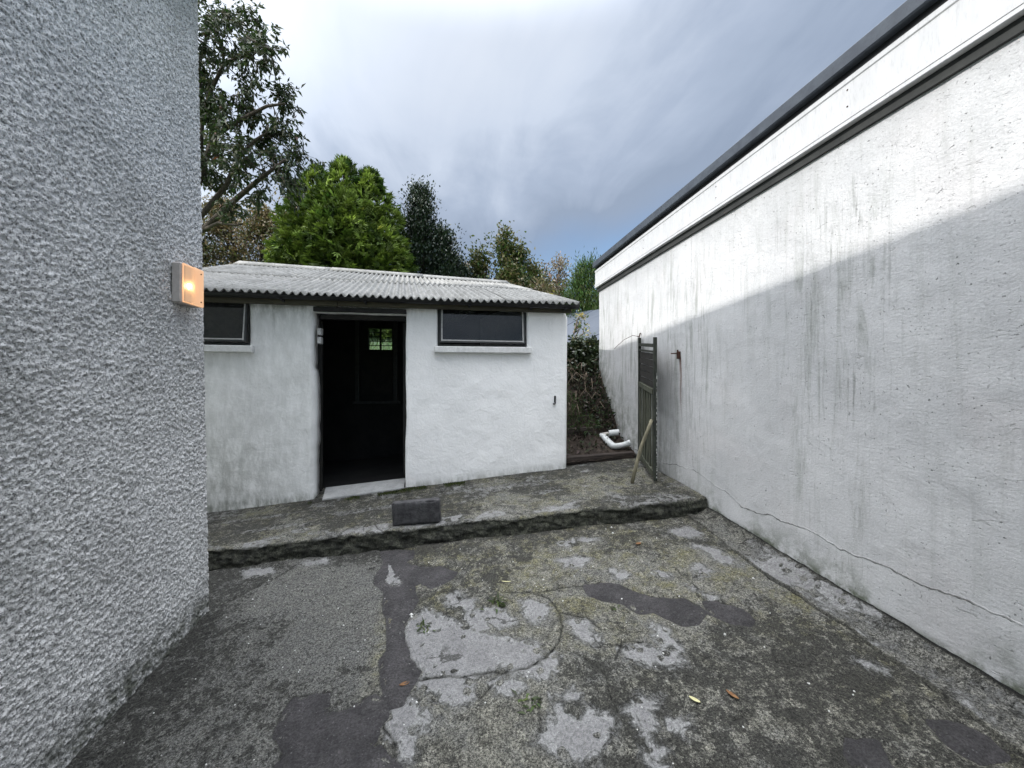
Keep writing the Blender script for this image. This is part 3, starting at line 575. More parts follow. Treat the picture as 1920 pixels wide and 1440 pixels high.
edge = smooth(np.abs(fy - np.interp(fx, EX, EY) - 0.10), 0.12, 0.0) * (1 - ff)
pale = 0.12 + 0.42 * edge * smooth(fbm(fx, fy, 5, 4, 68), 0.42, 0.62) + 0.32 * smooth(fbm(fx, fy * 2.2, 3, 4, 69), 0.52, 0.66)
pale += 0.22 * smooth(line_d(fx, fy, [(0.3, 3.58), (1.2, 3.50)]), 0.14, 0.02)
mask = np.stack([np.clip(pale, 0, 0.62), crk, np.clip(0.35 + 0.6 * smooth(fbm(fx, fy, 2, 3, 70), 0.4, 0.6) + 0.4 * smooth(fy, 4.4, 4.6), 0, 1), np.clip(0.85 + 0 * fx, 0, 1)], -1)
slab = meshobj('raised_slab', np.stack([fx, fy, fz], -1), gridfaces(len(xs), Yg.shape[1]), M['yard_concrete'], attrs={'mask': mask, 'face': ff})
tag(slab, 'mossy raised concrete slab with dark stained front edge before the shed', kind='structure')

# ------------------------------------------------------------------ house on the left
house = empty('house', (-4.7, -1.5, -0.2), 'house corner with coarse grey-white rough-cast wall and wall light', 'house')
def lean(z): return -1.642 - 0.0177 * np.asarray(z)
NWY = 520
ys = np.concatenate([np.linspace(0.4, 3.0, NWY), 3.0 + 0.03 * np.sin(np.linspace(0.15, 1, 9) * math.pi / 2), np.linspace(3.03, 3.03, 5)])
xb = np.concatenate([np.zeros(NWY), -0.03 * (1 - np.cos(np.linspace(0.15, 1, 9) * math.pi / 2)), -0.03 - np.array([0.01, 0.02, 0.03, 0.05, 0.08])])
nyv = np.concatenate([np.zeros(NWY), np.sin(np.linspace(0.15, 1, 9) * math.pi / 2), np.ones(5)])
ss = np.concatenate([ys[:NWY], 3.0 + np.arange(14) * 0.006])
zs = np.linspace(-0.25, 4.45, 900)
gi, gz = np.meshgrid(np.arange(len(ys)), zs, indexing='ij'); ii, fz = gi.ravel(), gz.ravel(); sv = ss[ii]
h1 = fbm(sv, fz, 90, 2, 81, 0.4); h2 = fbm(sv, fz, 6, 3, 82)
h = 0.010 * smooth(h1, 0.2, 0.8) + 0.005 * (h2 - 0.5)
nx_ = 1 - nyv[ii] * 0.6
fx = lean(fz) + xb[ii] + (h - 0.012) * np.clip(nx_, 0, 1); fy = ys[ii] + (h - 0.012) * nyv[ii]
gr = smooth(fz - S2(fx, fy), 0.30, 0.02) + 0.25 * smooth(fbm(sv, fz, 1.2, 3, 84), 0.5, 0.66)
meshobj('wall', np.stack([fx, fy, fz], -1), gridfaces(len(ys), len(zs)), M['roughcast'], parent=house, attrs={'grime': np.clip(gr, 0, 1)})
w_ = MB().box((-7.8, -7.0, -0.6), (-1.75, 3.0, 4.5)); w_.v = [(lean(z) - 0.03 if x > -2 else x, y, z) for x, y, z in w_.v]
w_.build('wall', M['roughcast'], house)
w_ = MB().box((-7.8, -7.0, -0.6), (-1.66, 0.4, 4.5)); w_.v = [(lean(z) if x > -2 else x, y, z) for x, y, z in w_.v]
w_.build('wall', M['roughcast'], house)
eave = lambda y: 4.796 - 0.08 * (y - 0.53)
y0, y1 = -7.2, 3.06
g_ = MB().add([(-1.72, 2.99, 4.4), (-7.8, 2.99, 4.4), (-7.8, 2.99, 4.75), (-4.75, 2.99, 6.45), (-1.72, 2.99, 4.72),
               (-1.72, 2.9, 4.4), (-7.8, 2.9, 4.4), (-7.8, 2.9, 4.75), (-4.75, 2.9, 6.45), (-1.72, 2.9, 4.72)], [(0, 1, 2, 3, 4), (9, 8, 7, 6, 5), (0, 4, 9, 5), (4, 3, 8, 9), (3, 2, 7, 8)])
g_.build('gable', M['roughcast'], house)
r_ = MB()
for k, (xa, xb_) in enumerate(((-1.5, -4.75), (-8.0, -4.75))):
    a = [(xa, y0, eave(y0)), (xa, y1, eave(y1)), (xb_, y1, eave(y1) + 1.9), (xb_, y0, eave(y0) + 1.9)]
    b = [(x, y, z - 0.10) for x, y, z in a]
    r_.add(a + b, [(0, 1, 2, 3), (7, 6, 5, 4), (0, 4, 5, 1), (1, 5, 6, 2), (2, 6, 7, 3), (3, 7, 4, 0)])
r_.build('roof', M['slate'], house)
MB().add([(-1.5, y0, 4.5), (-1.8, y0, 4.5), (-1.8, y1, 4.5), (-1.5, y1, 4.5), (-1.5, y0, eave(y0) - 0.103), (-1.8, y0, eave(y0) - 0.103), (-1.8, y1, eave(y1) - 0.103), (-1.5, y1, eave(y1) - 0.103)],
         [(0, 1, 2, 3), (7, 6, 5, 4), (0, 4, 5, 1), (1, 5, 6, 2), (2, 6, 7, 3), (3, 7, 4, 0)]).build('eave_board', M['fascia_white'], house)

# ------------------------------------------------------------------ white outbuilding on the right
ob = empty('outbuilding', (4.8, 0, -0.2), 'long flat-roofed white rendered building with white fascia and dark roof edge', 'building')
ys = np.concatenate([np.linspace(0.7, 5.93, 430), 5.93 + 0.03 * np.sin(np.linspace(0.3, 1, 4) * math.pi / 2)])
xo = np.concatenate([np.zeros(430), 0.03 * (1 - np.cos(np.linspace(0.3, 1, 4) * math.pi / 2))])
zs = np.linspace(-0.15, 3.24, 270)
gi, gz = np.meshgrid(np.arange(len(ys)), zs, indexing='ij'); ii, fz = gi.ravel(), gz.ravel(); fy = ys[ii]
fx = XR + xo[ii] - 0.018 * (fbm(fy, fz, 1.5, 3, 91) - 0.5) - 0.006 * (fbm(fy, fz, 9, 3, 92) - 0.5)
CY = [0.7, 1.26, 1.53, 2.04, 2.25, 2.59, 2.70, 2.864, 3.05, 3.264, 3.537, 4.03, 4.6]; CZ_ = [0.56, 0.563, 0.568, 0.575, 0.61, 0.607, 0.585, 0.58, 0.645, 0.696, 0.737, 0.701, 0.75]
cz = np.interp(fy, CY, CZ_) + 0.05 * (fbm(fy, 0 * fy, 5, 4, 93) - 0.5)
c1 = fz - cz
vy = 3.52 + 0.03 * (fbm(fz, 0 * fz, 2, 4, 94) - 0.5); c2 = (fy - vy) * np.where((fz > 0.55), 1.0, 9.0) * 4.0
c = np.where(np.abs(c1) < np.abs(c2), c1, c2); c = np.clip(0.5 + c, 0, 1)
rust = smooth(np.abs(fy - 3.715 - 0.004 * np.sin(fz * 14)), 0.022, 0.006) * smooth(fz, 1.15, 1.75) * smooth(fz, 1.93, 1.88)
low = smooth(fz - S2(XR, fy), 0.34, 0.03) * smooth(fbm(fy * 2, fz, 2, 3, 95), 0.36, 0.58) + 0.8 * smooth(fz - S2(XR, fy), 0.10, 0.06)
far = smooth(fy, 3.6, 4.9) * (0.35 + 0.65 * smooth(fz, 2.9, 1.7))
streak = np.clip(0.0 + 0.55 * smooth(fbm(fy, fz * 0.2, 1.4, 3, 96), 0.5, 0.66) + far + 0.2 * smooth(fz, 1.0, 1.8), 0, 1) * smooth(fz, 3.2, 2.6) + 0.25 * far
damp = np.clip(0.75 * low + 0.9 * smooth(fy, 3.5, 4.5) * smooth(fz - np.interp(fy, BY, BZ), 0.9, 0.1) * 0.7, 0, 1)
meshobj('wall', np.stack([fx, fy, fz], -1), gridfaces(len(ys), len(zs)), M['painted_render'], parent=ob, attrs={'mask': np.stack([c, rust, np.clip(streak, 0, 1), damp], -1)})
MB().box((XR + 0.001, -6.0, -1.5), (9.0, 0.7, 3.24)).build('wall', M['painted_render'], ob)
MB().box((XR + 0.045, 0.701, -0.6), (9.0, 5.94, 3.24)).build('wall', M['whitewash'], ob)
def extrude_y(name, prof, y0, y1, mat, parent):
    n = len(prof); v = [(x, y0, z) for x, z in prof] + [(x, y1, z) for x, z in prof]
    f = [(i, (i + 1) % n, n + (i + 1) % n, n + i) for i in range(n)] + [tuple(range(n))[::-1], tuple(range(n, 2 * n))]
    return MB().add(v, f).build(name, mat, parent)
for a, b in ((-6.0, -0.4), (-0.397, 5.965)):
    fb = extrude_y('fascia_board', [(2.369, 3.160), (2.365, 3.163), (2.365, 3.182), (2.368, 3.1835), (2.368, 3.1865), (2.364, 3.188), (2.364, 3.218), (2.371, 3.2215), (2.374, 3.223), (2.374, 3.405), (2.370, 3.409), (2.368, 3.412), (2.368, 3.440), (2.43, 3.440), (2.43, 3.17), (2.396, 3.158)], a, b, M['fascia_white'], ob)
MB().box((2.405, -6.0, 3.10), (2.428, 5.955, 3.169)).build('soffit_shadow_strip', M['soffit_shadow_grey'], ob)  # dark strip on the wall: the fascia's shadow put into its colour
MB().box((2.385, -6.0, 3.441), (2.60, 5.95, 3.50)).build('roof_edge_shade', M['black_plastic'], ob)  # black strip in place of the shaded gap under the roof trim
MB().box((2.335, -6.02, 3.490), (9.0, 5.985, 3.585), 0.008).build('roof_trim', M['roof_trim'], ob)
for y in (1.95, 3.1, 4.4):
    for z in (3.27, 3.37):
        MB().tube([(2.374, y, z), (2.3715, y, z)], 0.005, 8).build('nail', M['rusty_iron'], fb)

# ------------------------------------------------------------------ shed
shed = empty('shed', (-0.9, 5.6, 0.3), 'low whitewashed shed with corrugated roof, dark doorway and two windows', 'shed')
def lin(a, b, st): return list(np.linspace(a, b, max(2, int(round((b - a) / st)) + 1)))
XC = [-3.40, -3.22, -2.12, -1.490, -0.478, -0.12, 0.955, 1.436]
xs = sorted(set(round(v, 5) for a, b in zip(XC[:-1], XC[1:]) for v in lin(a, b, 0.03)))
ZC = [0.0, 2.02, 2.405, 2.50]
zs = sorted(set(round(v, 5) for a, b in zip(ZC[:-1], ZC[1:]) for v in lin(a, b, 0.03)))
xs = np.array(xs); zs = np.array(zs)
ang = np.linspace(0, 1, 7)[1:] * math.pi / 2
xe = np.concatenate([xs, 1.436 + 0.04 * np.sin(ang), [1.476, 1.476]]); yo = np.concatenate([np.zeros(len(xs)), 0.04 * (1 - np.cos(ang)), [0.06, 0.12]])
gi, gz = np.meshgrid(np.arange(len(xe)), zs, indexing='ij'); ii, fz = gi.ravel(), gz.ravel(); x0 = xe[ii]
topround = smooth(fz, 2.42, 2.5) * smooth(x0, 1.36, 1.476)
fx = x0 + 0.022 * (fbm(fz, 0 * fz, 2.4, 3, 101) - 0.5) * ((np.abs(x0 + 1.490) < 0.12) | (np.abs(x0 + 0.478) < 0.12)) - 0.03 * topround
fx = fx + np.where(np.abs(x0 + 1.490) < 0.02, 0.018 * smooth(fz, 1.80, 1.72), 0) - 0.014 * (fz - 2.4) * smooth(x0, 1.3, 1.476) * -0.6
fy = 4.60 + yo[ii] + 0.022 * (fbm(x0, fz, 1.6, 3, 102) - 0.5) + 0.009 * (fbm(x0, fz, 7, 3, 103) - 0.5) + 0.004 * (fbm(x0, fz, 20, 2, 104) - 0.5)
F = gridfaces(len(xe), len(zs)); cxm = x0[F].mean(1); czm = fz[F].mean(1)
hole = ((cxm > -1.490) & (cxm < -0.478) & (czm < 2.405)) | ((cxm > -0.12) & (cxm < 0.955) & (czm > 2.02)) | ((cxm > -3.22) & (cxm < -2.12) & (czm > 2.02))
F = F[~hole]; used, inv = np.unique(F, return_inverse=True)
V = np.stack([fx, fy, fz], -1)[used]
hz = V[:, 2] - S1(V[:, 0], V[:, 1])
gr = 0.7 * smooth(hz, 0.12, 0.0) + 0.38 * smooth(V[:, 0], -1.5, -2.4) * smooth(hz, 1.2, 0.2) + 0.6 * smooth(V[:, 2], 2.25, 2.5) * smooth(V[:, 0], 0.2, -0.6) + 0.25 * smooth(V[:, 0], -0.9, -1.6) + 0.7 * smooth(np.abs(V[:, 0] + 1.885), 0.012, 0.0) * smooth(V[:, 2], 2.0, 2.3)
fw = meshobj('front_wall', V, inv.reshape(F.shape).astype(np.int32), M['whitewash'], parent=shed, attrs={'grime': np.clip(gr, 0, 1)})
sm = fw.modifiers.new('thickness', 'SOLIDIFY'); sm.thickness = 0.21; sm.offset = -1.0
EL = Vector((-3.48, 4.42, 2.575)); ER = Vector((1.54, 4.42, 2.57)); RL = Vector((-2.98, 6.2, 3.35)); RR = Vector((0.885, 6.0, 3.18))
BL = Vector((-2.75, 7.45, 2.86)); BR = Vector((0.42, 7.35, 2.70))
def prism(name, pts, ztop, mat, thick):
    """upright wall along a plan line with given top heights"""
    n = len(pts); mb = MB(); d = (Vector(pts[-1]) - Vector(pts[0])).normalized(); nn = Vector((-d.y, d.x)) * thick
    v = []; 
    for (x, y), z in zip(pts, ztop): v += [(x, y, 0.0), (x, y, z), (x + nn.x, y + nn.y, 0.0), (x + nn.x, y + nn.y, z)]
    f = []
    for i in range(n - 1):
        a = 4 * i; b = a + 4
        f += [(a, b, b + 1, a + 1), (a + 2, a + 3, b + 3, b + 2), (a + 1, b + 1, b + 3, a + 3), (a, a + 2, b + 2, b)]
    f += [(0, 1, 3, 2), (4 * n - 4, 4 * n - 2, 4 * n - 1, 4 * n - 3)]
    return mb.add(v, f).build(name, mat, shed)
prism('side_wall', [(1.472, 4.74), (0.87, 5.96), (0.40, 7.0)], [2.60, 3.10, 2.78], M['whitewash'], 0.15)
prism('side_wall', [(-3.39, 4.82), (-2.95, 6.15), (-2.8, 7.0)], [2.62, 3.26, 2.98], M['whitewash'], -0.15)
# rear wall with an opening for the rear door light, built from four panels
rw = MB()
for a, b in (((-2.95, 7.0, 0), (-1.365, 7.15, 2.9)), ((-0.963, 7.0, 0), (0.45, 7.15, 2.74)), ((-1.365, 7.0, 0), (-0.963, 7.15, 2.20)), ((-1.365, 7.0, 2.575), (-0.963, 7.15, 2.85))): rw.box(a, b)
rw.build('rear_wall', M['inner_shade'], shed)
fr_ = MB()
for a, b in (((-1.56, 6.93, 1.30), (-1.49, 6.999, 2.72)), ((-0.93, 6.93, 1.30), (-0.86, 6.999, 2.72)), ((-1.60, 6.92, 1.26), (-0.82, 6.999, 1.30))): fr_.box(a, b)
rd = fr_.build('rear_door', M['frame_paint'], shed)
MB().box((-1.47, 6.96, 1.42), (-0.95, 6.998, 2.10)).build('panel', M['dark_timber'], rd)
MB().box((-1.365, 7.06, 2.20), (-0.963, 7.068, 2.575)).build('pane', M['clear_glass'], rd)
MB().box((-1.175, 7.03, 2.20), (-1.145, 7.058, 2.575)).build('glazing_bar', M['dark_timber'], rd)
for z in (2.27, 2.345, 2.42, 2.495):
    MB().box((-1.365, 7.035, z), (-0.963, 7.057, z + 0.011)).build('glazing_bar', M['dark_timber'], rd)
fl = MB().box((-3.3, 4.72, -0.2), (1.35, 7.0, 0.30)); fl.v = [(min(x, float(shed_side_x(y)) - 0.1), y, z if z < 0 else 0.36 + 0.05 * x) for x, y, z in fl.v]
fl.build('floor', M['inner_shade'], shed)
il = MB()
for a, b in (((-3.2, 4.842, 0.2), (-1.50, 4.846, 2.0)), ((-0.46, 4.842, 0.2), (1.30, 4.846, 2.0))): MB().box(a, b).build('inner_shade_sheet', M['inner_shade'], shed)  # added dark sheets over the inner wall faces, carrying the interior shade
il = MB(); il.add([(1.27, 4.84, 0.2), (1.27, 4.84, 2.55), (0.68, 5.9, 2.95), (0.22, 6.98, 2.72), (0.22, 6.98, 0.2)], [(0, 1, 2, 3, 4)]); il.build('inner_shade_sheet', M['inner_shade'], shed)
# roof sheets
NW = 62
def roofpt(t, s, front=True):
    if front: a = EL.lerp(ER, t); b = RL.lerp(RR, t)
    else: a = BL.lerp(BR, t); b = RL.lerp(RR, t)
    return a.lerp(b, s)
def sheet(t0, t1, s0, s1, lift, front=True):
    k = max(8, int(round((t1 - t0) * NW * 8))); ns = 8; T = np.linspace(t0, t1, k); Sg = np.linspace(s0, s1, ns); v = []
    for t in T:
        wv = 0.018 * math.cos(2 * math.pi * t * NW)
        for s in Sg:
            p = roofpt(t, s, front); v.append((p.x, p.y, p.z + wv + lift + 0.006 * math.sin(7 * t + 5 * s) + 0.004 * (vnoise(np.array(t * 40), np.array(s * 4), 7) - 0.5)))
    F = gridfaces(k, ns); 
    if not front: F = F[:, ::-1]
    o = meshobj('roof_sheet', v, F, M['fibre_cement'], shed)
    md = o.modifiers.new('thickness', 'SOLIDIFY'); md.thickness = 0.007; md.offset = -1
    return o
nsh = 6; 
for i in range(nsh):
    t0, t1 = i / nsh, min(1, (i + 1) / nsh + 1.2 / NW)
    sheet(t0, t1, -0.02, 0.60, 0.004 * (i % 2)); sheet(t0, t1, 0.55, 0.995, 0.010 + 0.004 * (i % 2))
    sheet(t0, t1, -0.02, 0.99, 0.004 * (i % 2), False)
for i in range(3):
    rc = []
    t0, t1 = i / 3 - 0.003, (i + 1) / 3 + 0.006
    for t in np.linspace(t0, t1, 10):
        p = RL.lerp(RR, t); f_ = roofpt(t, 0.93); b_ = roofpt(t, 0.90, False)
        up = 0.032 + 0.006 * (i % 2)
        rc += [(f_.x, f_.y, f_.z + up - 0.006), (p.x, p.y - 0.03, p.z + up + 0.012), (p.x, p.y + 0.03, p.z + up + 0.012), (b_.x, b_.y, b_.z + up - 0.006)]
    o = meshobj('ridge_cap', rc, gridfaces(10, 4), M['fibre_cement'], shed); md = o.modifiers.new('thickness', 'SOLIDIFY'); md.thickness = 0.008; md.offset = -1
# fascia board, gutter and brackets
for a, b, dz in ((-3.42, -1.20, 0.0), (-1.198, 1.495, 0.004)):
    o = MB().box((a, 4.515, 2.462 + dz), (b, 4.548, 2.572 + dz * 0), 0.004); o.build('fascia_board', M['old_timber'], shed)
g_ = []
xsg = np.linspace(-3.46, 1.56, 60)
for x in xsg:
    for k in range(9):
        a = math.pi * (k / 8); g_.append((x, 4.462 - 0.040 * math.cos(a), 2.562 - 0.010 * (x + 3.4) / 5 - 0.044 * math.sin(a)))
gt = meshobj('gutter', g_, gridfaces(60, 9), M['black_plastic'], shed); md = gt.modifiers.new('thickness', 'SOLIDIFY'); md.thickness = 0.005
MB().tube([(1.556, 4.462, 2.545), (1.563, 4.462, 2.545)], 0.042, 14).build('end_cap', M['black_plastic'], gt)
for x in (-2.6, -1.75, -0.9, 0.25, 0.98, 1.40):
    MB().box((x - 0.012, 4.435, 2.497), (x + 0.012, 4.513, 2.509)).box((x - 0.012, 4.497, 2.485), (x + 0.012, 4.513, 2.545)).build('bracket', M['black_plastic'], gt)
# door frame and lintel
df = MB()
for a, b in (((-1.44, 4.70, 2.345), (-0.485, 4.76, 2.40)), ((-1.52, 4.85, 0.35), (-1.462, 4.89, 2.339)), ((-0.535, 4.83, 0.35), (-0.492, 4.89, 2.339)), ((-1.47, 4.56, 2.408), (-0.47, 4.66, 2.458))): df.box(a, b, 0.003)
df.build('door_frame', M['dark_timber'], shed)
th = MB(); 
th.add([(-1.36, 4.50, 0.2), (-0.50, 4.56, 0.2), (-0.50, 4.78, 0.2), (-1.40, 4.78, 0.2), (-1.36, 4.52, float(S1(-1.36, 4.5)) + 0.02), (-0.50, 4.57, float(S1(-0.5, 4.5)) + 0.02), (-0.50, 4.78, float(S1(-0.5, 4.78)) + 0.06), (-1.40, 4.78, float(S1(-1.4, 4.78)) + 0.06)],
       [(3, 2, 1, 0), (4, 5, 6, 7), (0, 1, 5, 4), (1, 2, 6, 5), (2, 3, 7, 6), (3, 0, 4, 7)])
th.build('threshold', M['threshold_grey'], shed)
# windows
def window(x0, x1, z0, z1, sill_r, label):
    wdw = MB()
    yf = 4.635
    for a, b in (((x0, yf, z0), (x0 + 0.022, yf + 0.06, z1)), ((x1 - 0.022, yf, z0), (x1, yf + 0.06, z1)), ((x0 + 0.022, yf, z0), (x1 - 0.022, yf + 0.06, z0 + 0.03))): wdw.box(a, b, 0.002)
    wo = wdw.build('window', M['frame_paint'], shed)
    tilt = Matrix.Rotation(math.radians(-6), 3, 'X'); pv = ((x0 + x1) / 2, yf - 0.008, z1)
    s_ = MB(); fa = 0.026; xa, xb2, za = x0 + 0.024, x1 - 0.024, z0 + 0.036
    for a, b in (((xa, yf - 0.03, za), (xa + fa, yf - 0.004, z1)), ((xb2 - fa, yf - 0.03, za), (xb2, yf - 0.004, z1)), ((xa + fa, yf - 0.03, za), (xb2 - fa, yf - 0.004, za + fa))): s_.box(a, b, 0.002, tilt, pv)
    s_.build('sash', M['frame_paint'], wo)
    p_ = MB(); e = 0.006
    for a, b in (((xa + fa - 0.008, yf - 0.033, za + 0.016), (xa + fa + e, yf - 0.0301, z1)), ((xb2 - fa - e, yf - 0.033, za + 0.012), (xb2 - fa + 0.008, yf - 0.0301, z1)), ((xa + fa + e, yf - 0.033, za + 0.018), (xb2 - fa - e, yf - 0.0301, za + fa + e))): p_.box(a, b, 0, tilt, pv)
    p_.build('putty', M['putty'], wo)
    MB().box((xa + fa - 0.006, yf - 0.020, za + fa - 0.006), (xb2 - fa + 0.006, yf - 0.016, z1), 0, tilt, pv).build('pane', M['window_glass'], wo)
    s_ = MB().box((x0 - 0.04, 4.535, z0 - 0.078), (x1 + 0.05, 4.66, z0 - 0.002), 0.009); s_.v = [(x, y, z - 0.02 * (4.66 - y) + 0.004 * math.sin(x * 9)) for x, y, z in s_.v]
    s_.build('sill', M['sill_paint'], wo)
    return wo
window(-0.115, 0.95, 2.048, 2.475, True, ''); window(-3.215, -2.125, 2.018, 2.475, True, '')
for z in (2.055, 2.155):
    o = MB().box((-1.447, 4.625, z), (-1.405, 4.70, z + 0.075), 0.004); o.build('switch_box', M['switch_white'], shed)

# ------------------------------------------------------------------ small things fixed to walls
wl = empty('wall_light', (-1.68, 2.78, 2.12), 'lit rectangular bulkhead lamp near the rough-cast house corner', 'wall light')
ox = -1.690
MB().box((ox, 2.692, 2.105), (ox + 0.060, 2.885, 2.360), 0.010).build('housing', M['housing_plastic'], wl)
fm = MB()
for a, b in (((ox + 0.061, 2.696, 2.110), (ox + 0.072, 2.703, 2.355)), ((ox + 0.061, 2.786, 2.110), (ox + 0.080, 2.882, 2.355)), ((ox + 0.061, 2.703, 2.110), (ox + 0.072, 2.786, 2.120)), ((ox + 0.061, 2.703, 2.345), (ox + 0.072, 2.786, 2.355))): fm.box(a, b, 0.003)
fm.build('front_frame', M['lamp_lens'], wl)
lv = []; nr = 60
for i in range(nr):
    z = 2.120 + (2.345 - 2.120) * i / (nr - 1); rib = 0.0018 * math.cos(i * math.pi)
    for y in np.linspace(2.703, 2.786, 6): lv.append((ox + 0.075 + rib + 0.006 * math.sin((y - 2.703) / 0.083 * math.pi / 2), y, z))
meshobj('lens', lv, gridfaces(nr, 6), M['lamp_lens'], wl)
pts = [(ox + 0.0665, 2.748, 2.238 - 0.006 * k) for k in range(7)]
MB().tube(pts, [0.002, 0.0045, 0.006, 0.006, 0.0055, 0.004, 0.002], 12).build('bulb', M['lamp_bulb'], wl, True)
for (y, z) in ((2.85, 2.325), (2.85, 2.14)):
    MB().tube([(ox + 0.079, y, z), (ox + 0.083, y, z)], 0.0045, 10).build('screw', M['rusty_iron'], wl)

hk = [(1.305, 4.585, 1.452), (1.305, 4.578, 1.40), (1.305, 4.576, 1.372), (1.300, 4.575, 1.356), (1.288, 4.575, 1.352), (1.278, 4.575, 1.360)]
tag(MB().tube(hk, 0.008, 8).box((1.294, 4.582, 1.375), (1.316, 4.594, 1.455), 0.002).build('wall_hook', M['black_iron'], loc=(1.30, 4.585, 1.35)), 'small black J-shaped iron hook on the shed front wall', 'hook')
br = empty('wall_bracket', (2.43, 3.72, 1.86), 'rusty iron gate latch bracket stuck in the white wall', 'bracket')
MB().box((2.395, 3.708, 1.865), (2.43, 3.738, 1.945), 0.003).build('plate', M['rusty_iron'], br)
MB().tube([(2.41, 3.723, 1.925), (2.33, 3.735, 1.922)], 0.006, 8).build('spike', M['rusty_iron'], br)
MB().tube([(2.40, 3.723, 1.945), (2.40, 3.723, 1.962)], 0.009, 8).build('pin', M['rusty_iron'], br)

# ------------------------------------------------------------------ gate leaning by the wall
gate = empty('gate', (2.30, 4.16, 0.59), 'old green-grey boarded gate standing open against the white wall', 'gate')
N0 = Vector((2.185, 3.80, 0)); N1 = Vector((2.395, 4.54, 0)); zb0, zt0, zb1, zt1 = 0.57, 2.10, 0.68, 2.185
gd = (N1 - N0).normalized(); gn = Vector((-gd.y, gd.x, 0)); gw = (N1 - N0).length
def gp(u, z01, off=0.0):
    p = N0 + gd * (u * gw) + gn * off; z = (zb0 + (zb1 - zb0) * u) + ((zt0 - zb0) + ((zt1 - zb1) - (zt0 - zb0)) * u) * z01
    return Vector((p.x, p.y, z))
def gbar(name, u0, v0, u1, v1, mat, t=0.02, o=0.0, parent=gate):
    vs = [gp(u, v, o + s) for s in (-t, t) for (u, v) in ((u0, v0), (u1, v0), (u1, v1), (u0, v1))]
    return MB().add(vs, [(0, 1, 2, 3), (7, 6, 5, 4), (0, 4, 5, 1), (1, 5, 6, 2), (2, 6, 7, 3), (3, 7, 4, 0)]).build(name, mat, parent)
gbar('post', -0.03, 0.0, 0.022, 1.0, M['gate_frame'], 0.016)
gbar('post', 0.955, 0.0, 1.0, 1.0, M['gate_frame'], 0.016)
gbar('rail', 0.036, 0.93, 0.954, 0.955, M['gate_frame'], 0.018); gbar('rail', 0.036, 0.60, 0.954, 0.635, M['gate_board'], 0.026); gbar('rail', 0.036, 0.02, 0.954, 0.06, M['gate_board'], 0.024)
for k in range(6):
    u0 = 0.05 + k * 0.153
    gbar('board', u0 + 0.01 * ((k * 7) % 3), 0.03 + 0.02 * (k % 2), u0 + 0.068 + 0.014 * (k % 3), 0.62, M['gate_board'], 0.009, 0.006 * (k % 2))
for k in range(5):
    gbar('panel', 0.04, 0.640 + k * 0.050, 0.95, 0.684 + k * 0.050 + 0.003 * (k % 2), M['gate_panel'], 0.005)
gbar('rail', 0.036, 0.891, 0.954, 0.905, M['gate_frame'], 0.012)
for k in range(34):
    v = 0.02 + 0.022 * k + random.uniform(-0.008, 0.008); h_ = random.uniform(0.002, 0.013)
    gbar('paint_flake', -0.0325, v, -0.0302, v + h_, M['paint_flake'], random.uniform(0.002, 0.004), -0.012 + random.uniform(-0.002, 0.002))
tag(MB().tube([(2.33, 4.47, 2.195), (2.31, 4.55, 2.215), (2.36, 4.9, 2.20), (2.425, 5.35, 2.12)], 0.003, 6).tube([(2.385, 4.53, 2.185), (2.40, 4.53, 2.24), (2.425, 4.56, 2.245)], 0.007, 6).tube([(2.38, 4.53, 2.20), (2.33, 4.47, 2.195)], 0.005, 6).build('wire', M['rusty_iron'], loc=(2.38, 4.5, 2.18)), 'loose rusty wire tied at the top of the gate', 'wire')
sp_ = [(1.955, 3.865, 0.535), (2.00, 3.86, 0.72), (2.055, 3.85, 0.93), (2.11, 3.82, 1.10), (2.148, 3.80, 1.22)]
tag(MB().tube(sp_, [0.020, 0.020, 0.019, 0.018, 0.017], 10).build('wooden_stick', M['stick_wood'], smooth_=True, loc=sp_[0]), 'bare wooden stick propped against the old gate', 'stick')

# ------------------------------------------------------------------ block, pipe
nb_ = 26; bv_ = []; bf_ = []
def bside(o, du, dv, nu, nv):
    base_ = len(bv_)
    for a_ in range(nu + 1):
        for b_ in range(nv + 1): bv_.append(np.array(o) + np.array(du) * a_ / nu + np.array(dv) * b_ / nv)
    for a_ in range(nu):
        for b_ in range(nv): q = base_ + a_ * (nv + 1) + b_; bf_.append((q, q + nv + 1, q + nv + 2, q + 1))
BX, BYd, BZh = 0.428, 0.10, 0.205
bside((0, 0, 0), (BX, 0, 0), (0, 0, BZh), 30, 16); bside((0, BYd, 0), (0, 0, BZh), (BX, 0, 0), 16, 30)
bside((0, 0, BZh), (BX, 0, 0), (0, BYd, 0), 30, 8); bside((0, 0, 0), (0, BYd, 0), (BX, 0, 0), 8, 30)
bside((0, 0, 0), (0, 0, BZh), (0, BYd, 0), 16, 8); bside((BX, 0, 0), (0, BYd, 0), (0, 0, BZh), 8, 16)
BV = np.array(bv_); ctr = np.array([BX, BYd, BZh]) / 2; half = ctr
dd = np.sort(half - np.abs(BV - ctr), axis=1); edge_ = smooth(dd[:, 1], 0.016, 0.0)
pull = 0.004 + 0.016 * smooth(fbm(BV[:, 0] * 1.0 + BV[:, 1] * 3, BV[:, 2] + BV[:, 1], 22, 3, 171), 0.42, 0.7)
BV = BV - np.sign(BV - ctr) * (np.abs(BV - ctr) > half - 0.02) * (edge_ * pull)[:, None]
class _B:
    def build(s, n, m): return meshobj(n, BV, bf_, m, None, True)
bl = _B()
R_ = Matrix.Rotation(math.radians(-5.2), 3, 'Z') @ Matrix.Rotation(math.radians(-3.6), 3, 'Y')
bo = bl.build('concrete_block', M['block_grey'])
bo.matrix_world = Matrix.Translation((-0.49, 3.585, 0.318)) @ R_.to_4x4()
tag(bo, 'dark grey concrete block set on edge on the mossy slab', 'block')
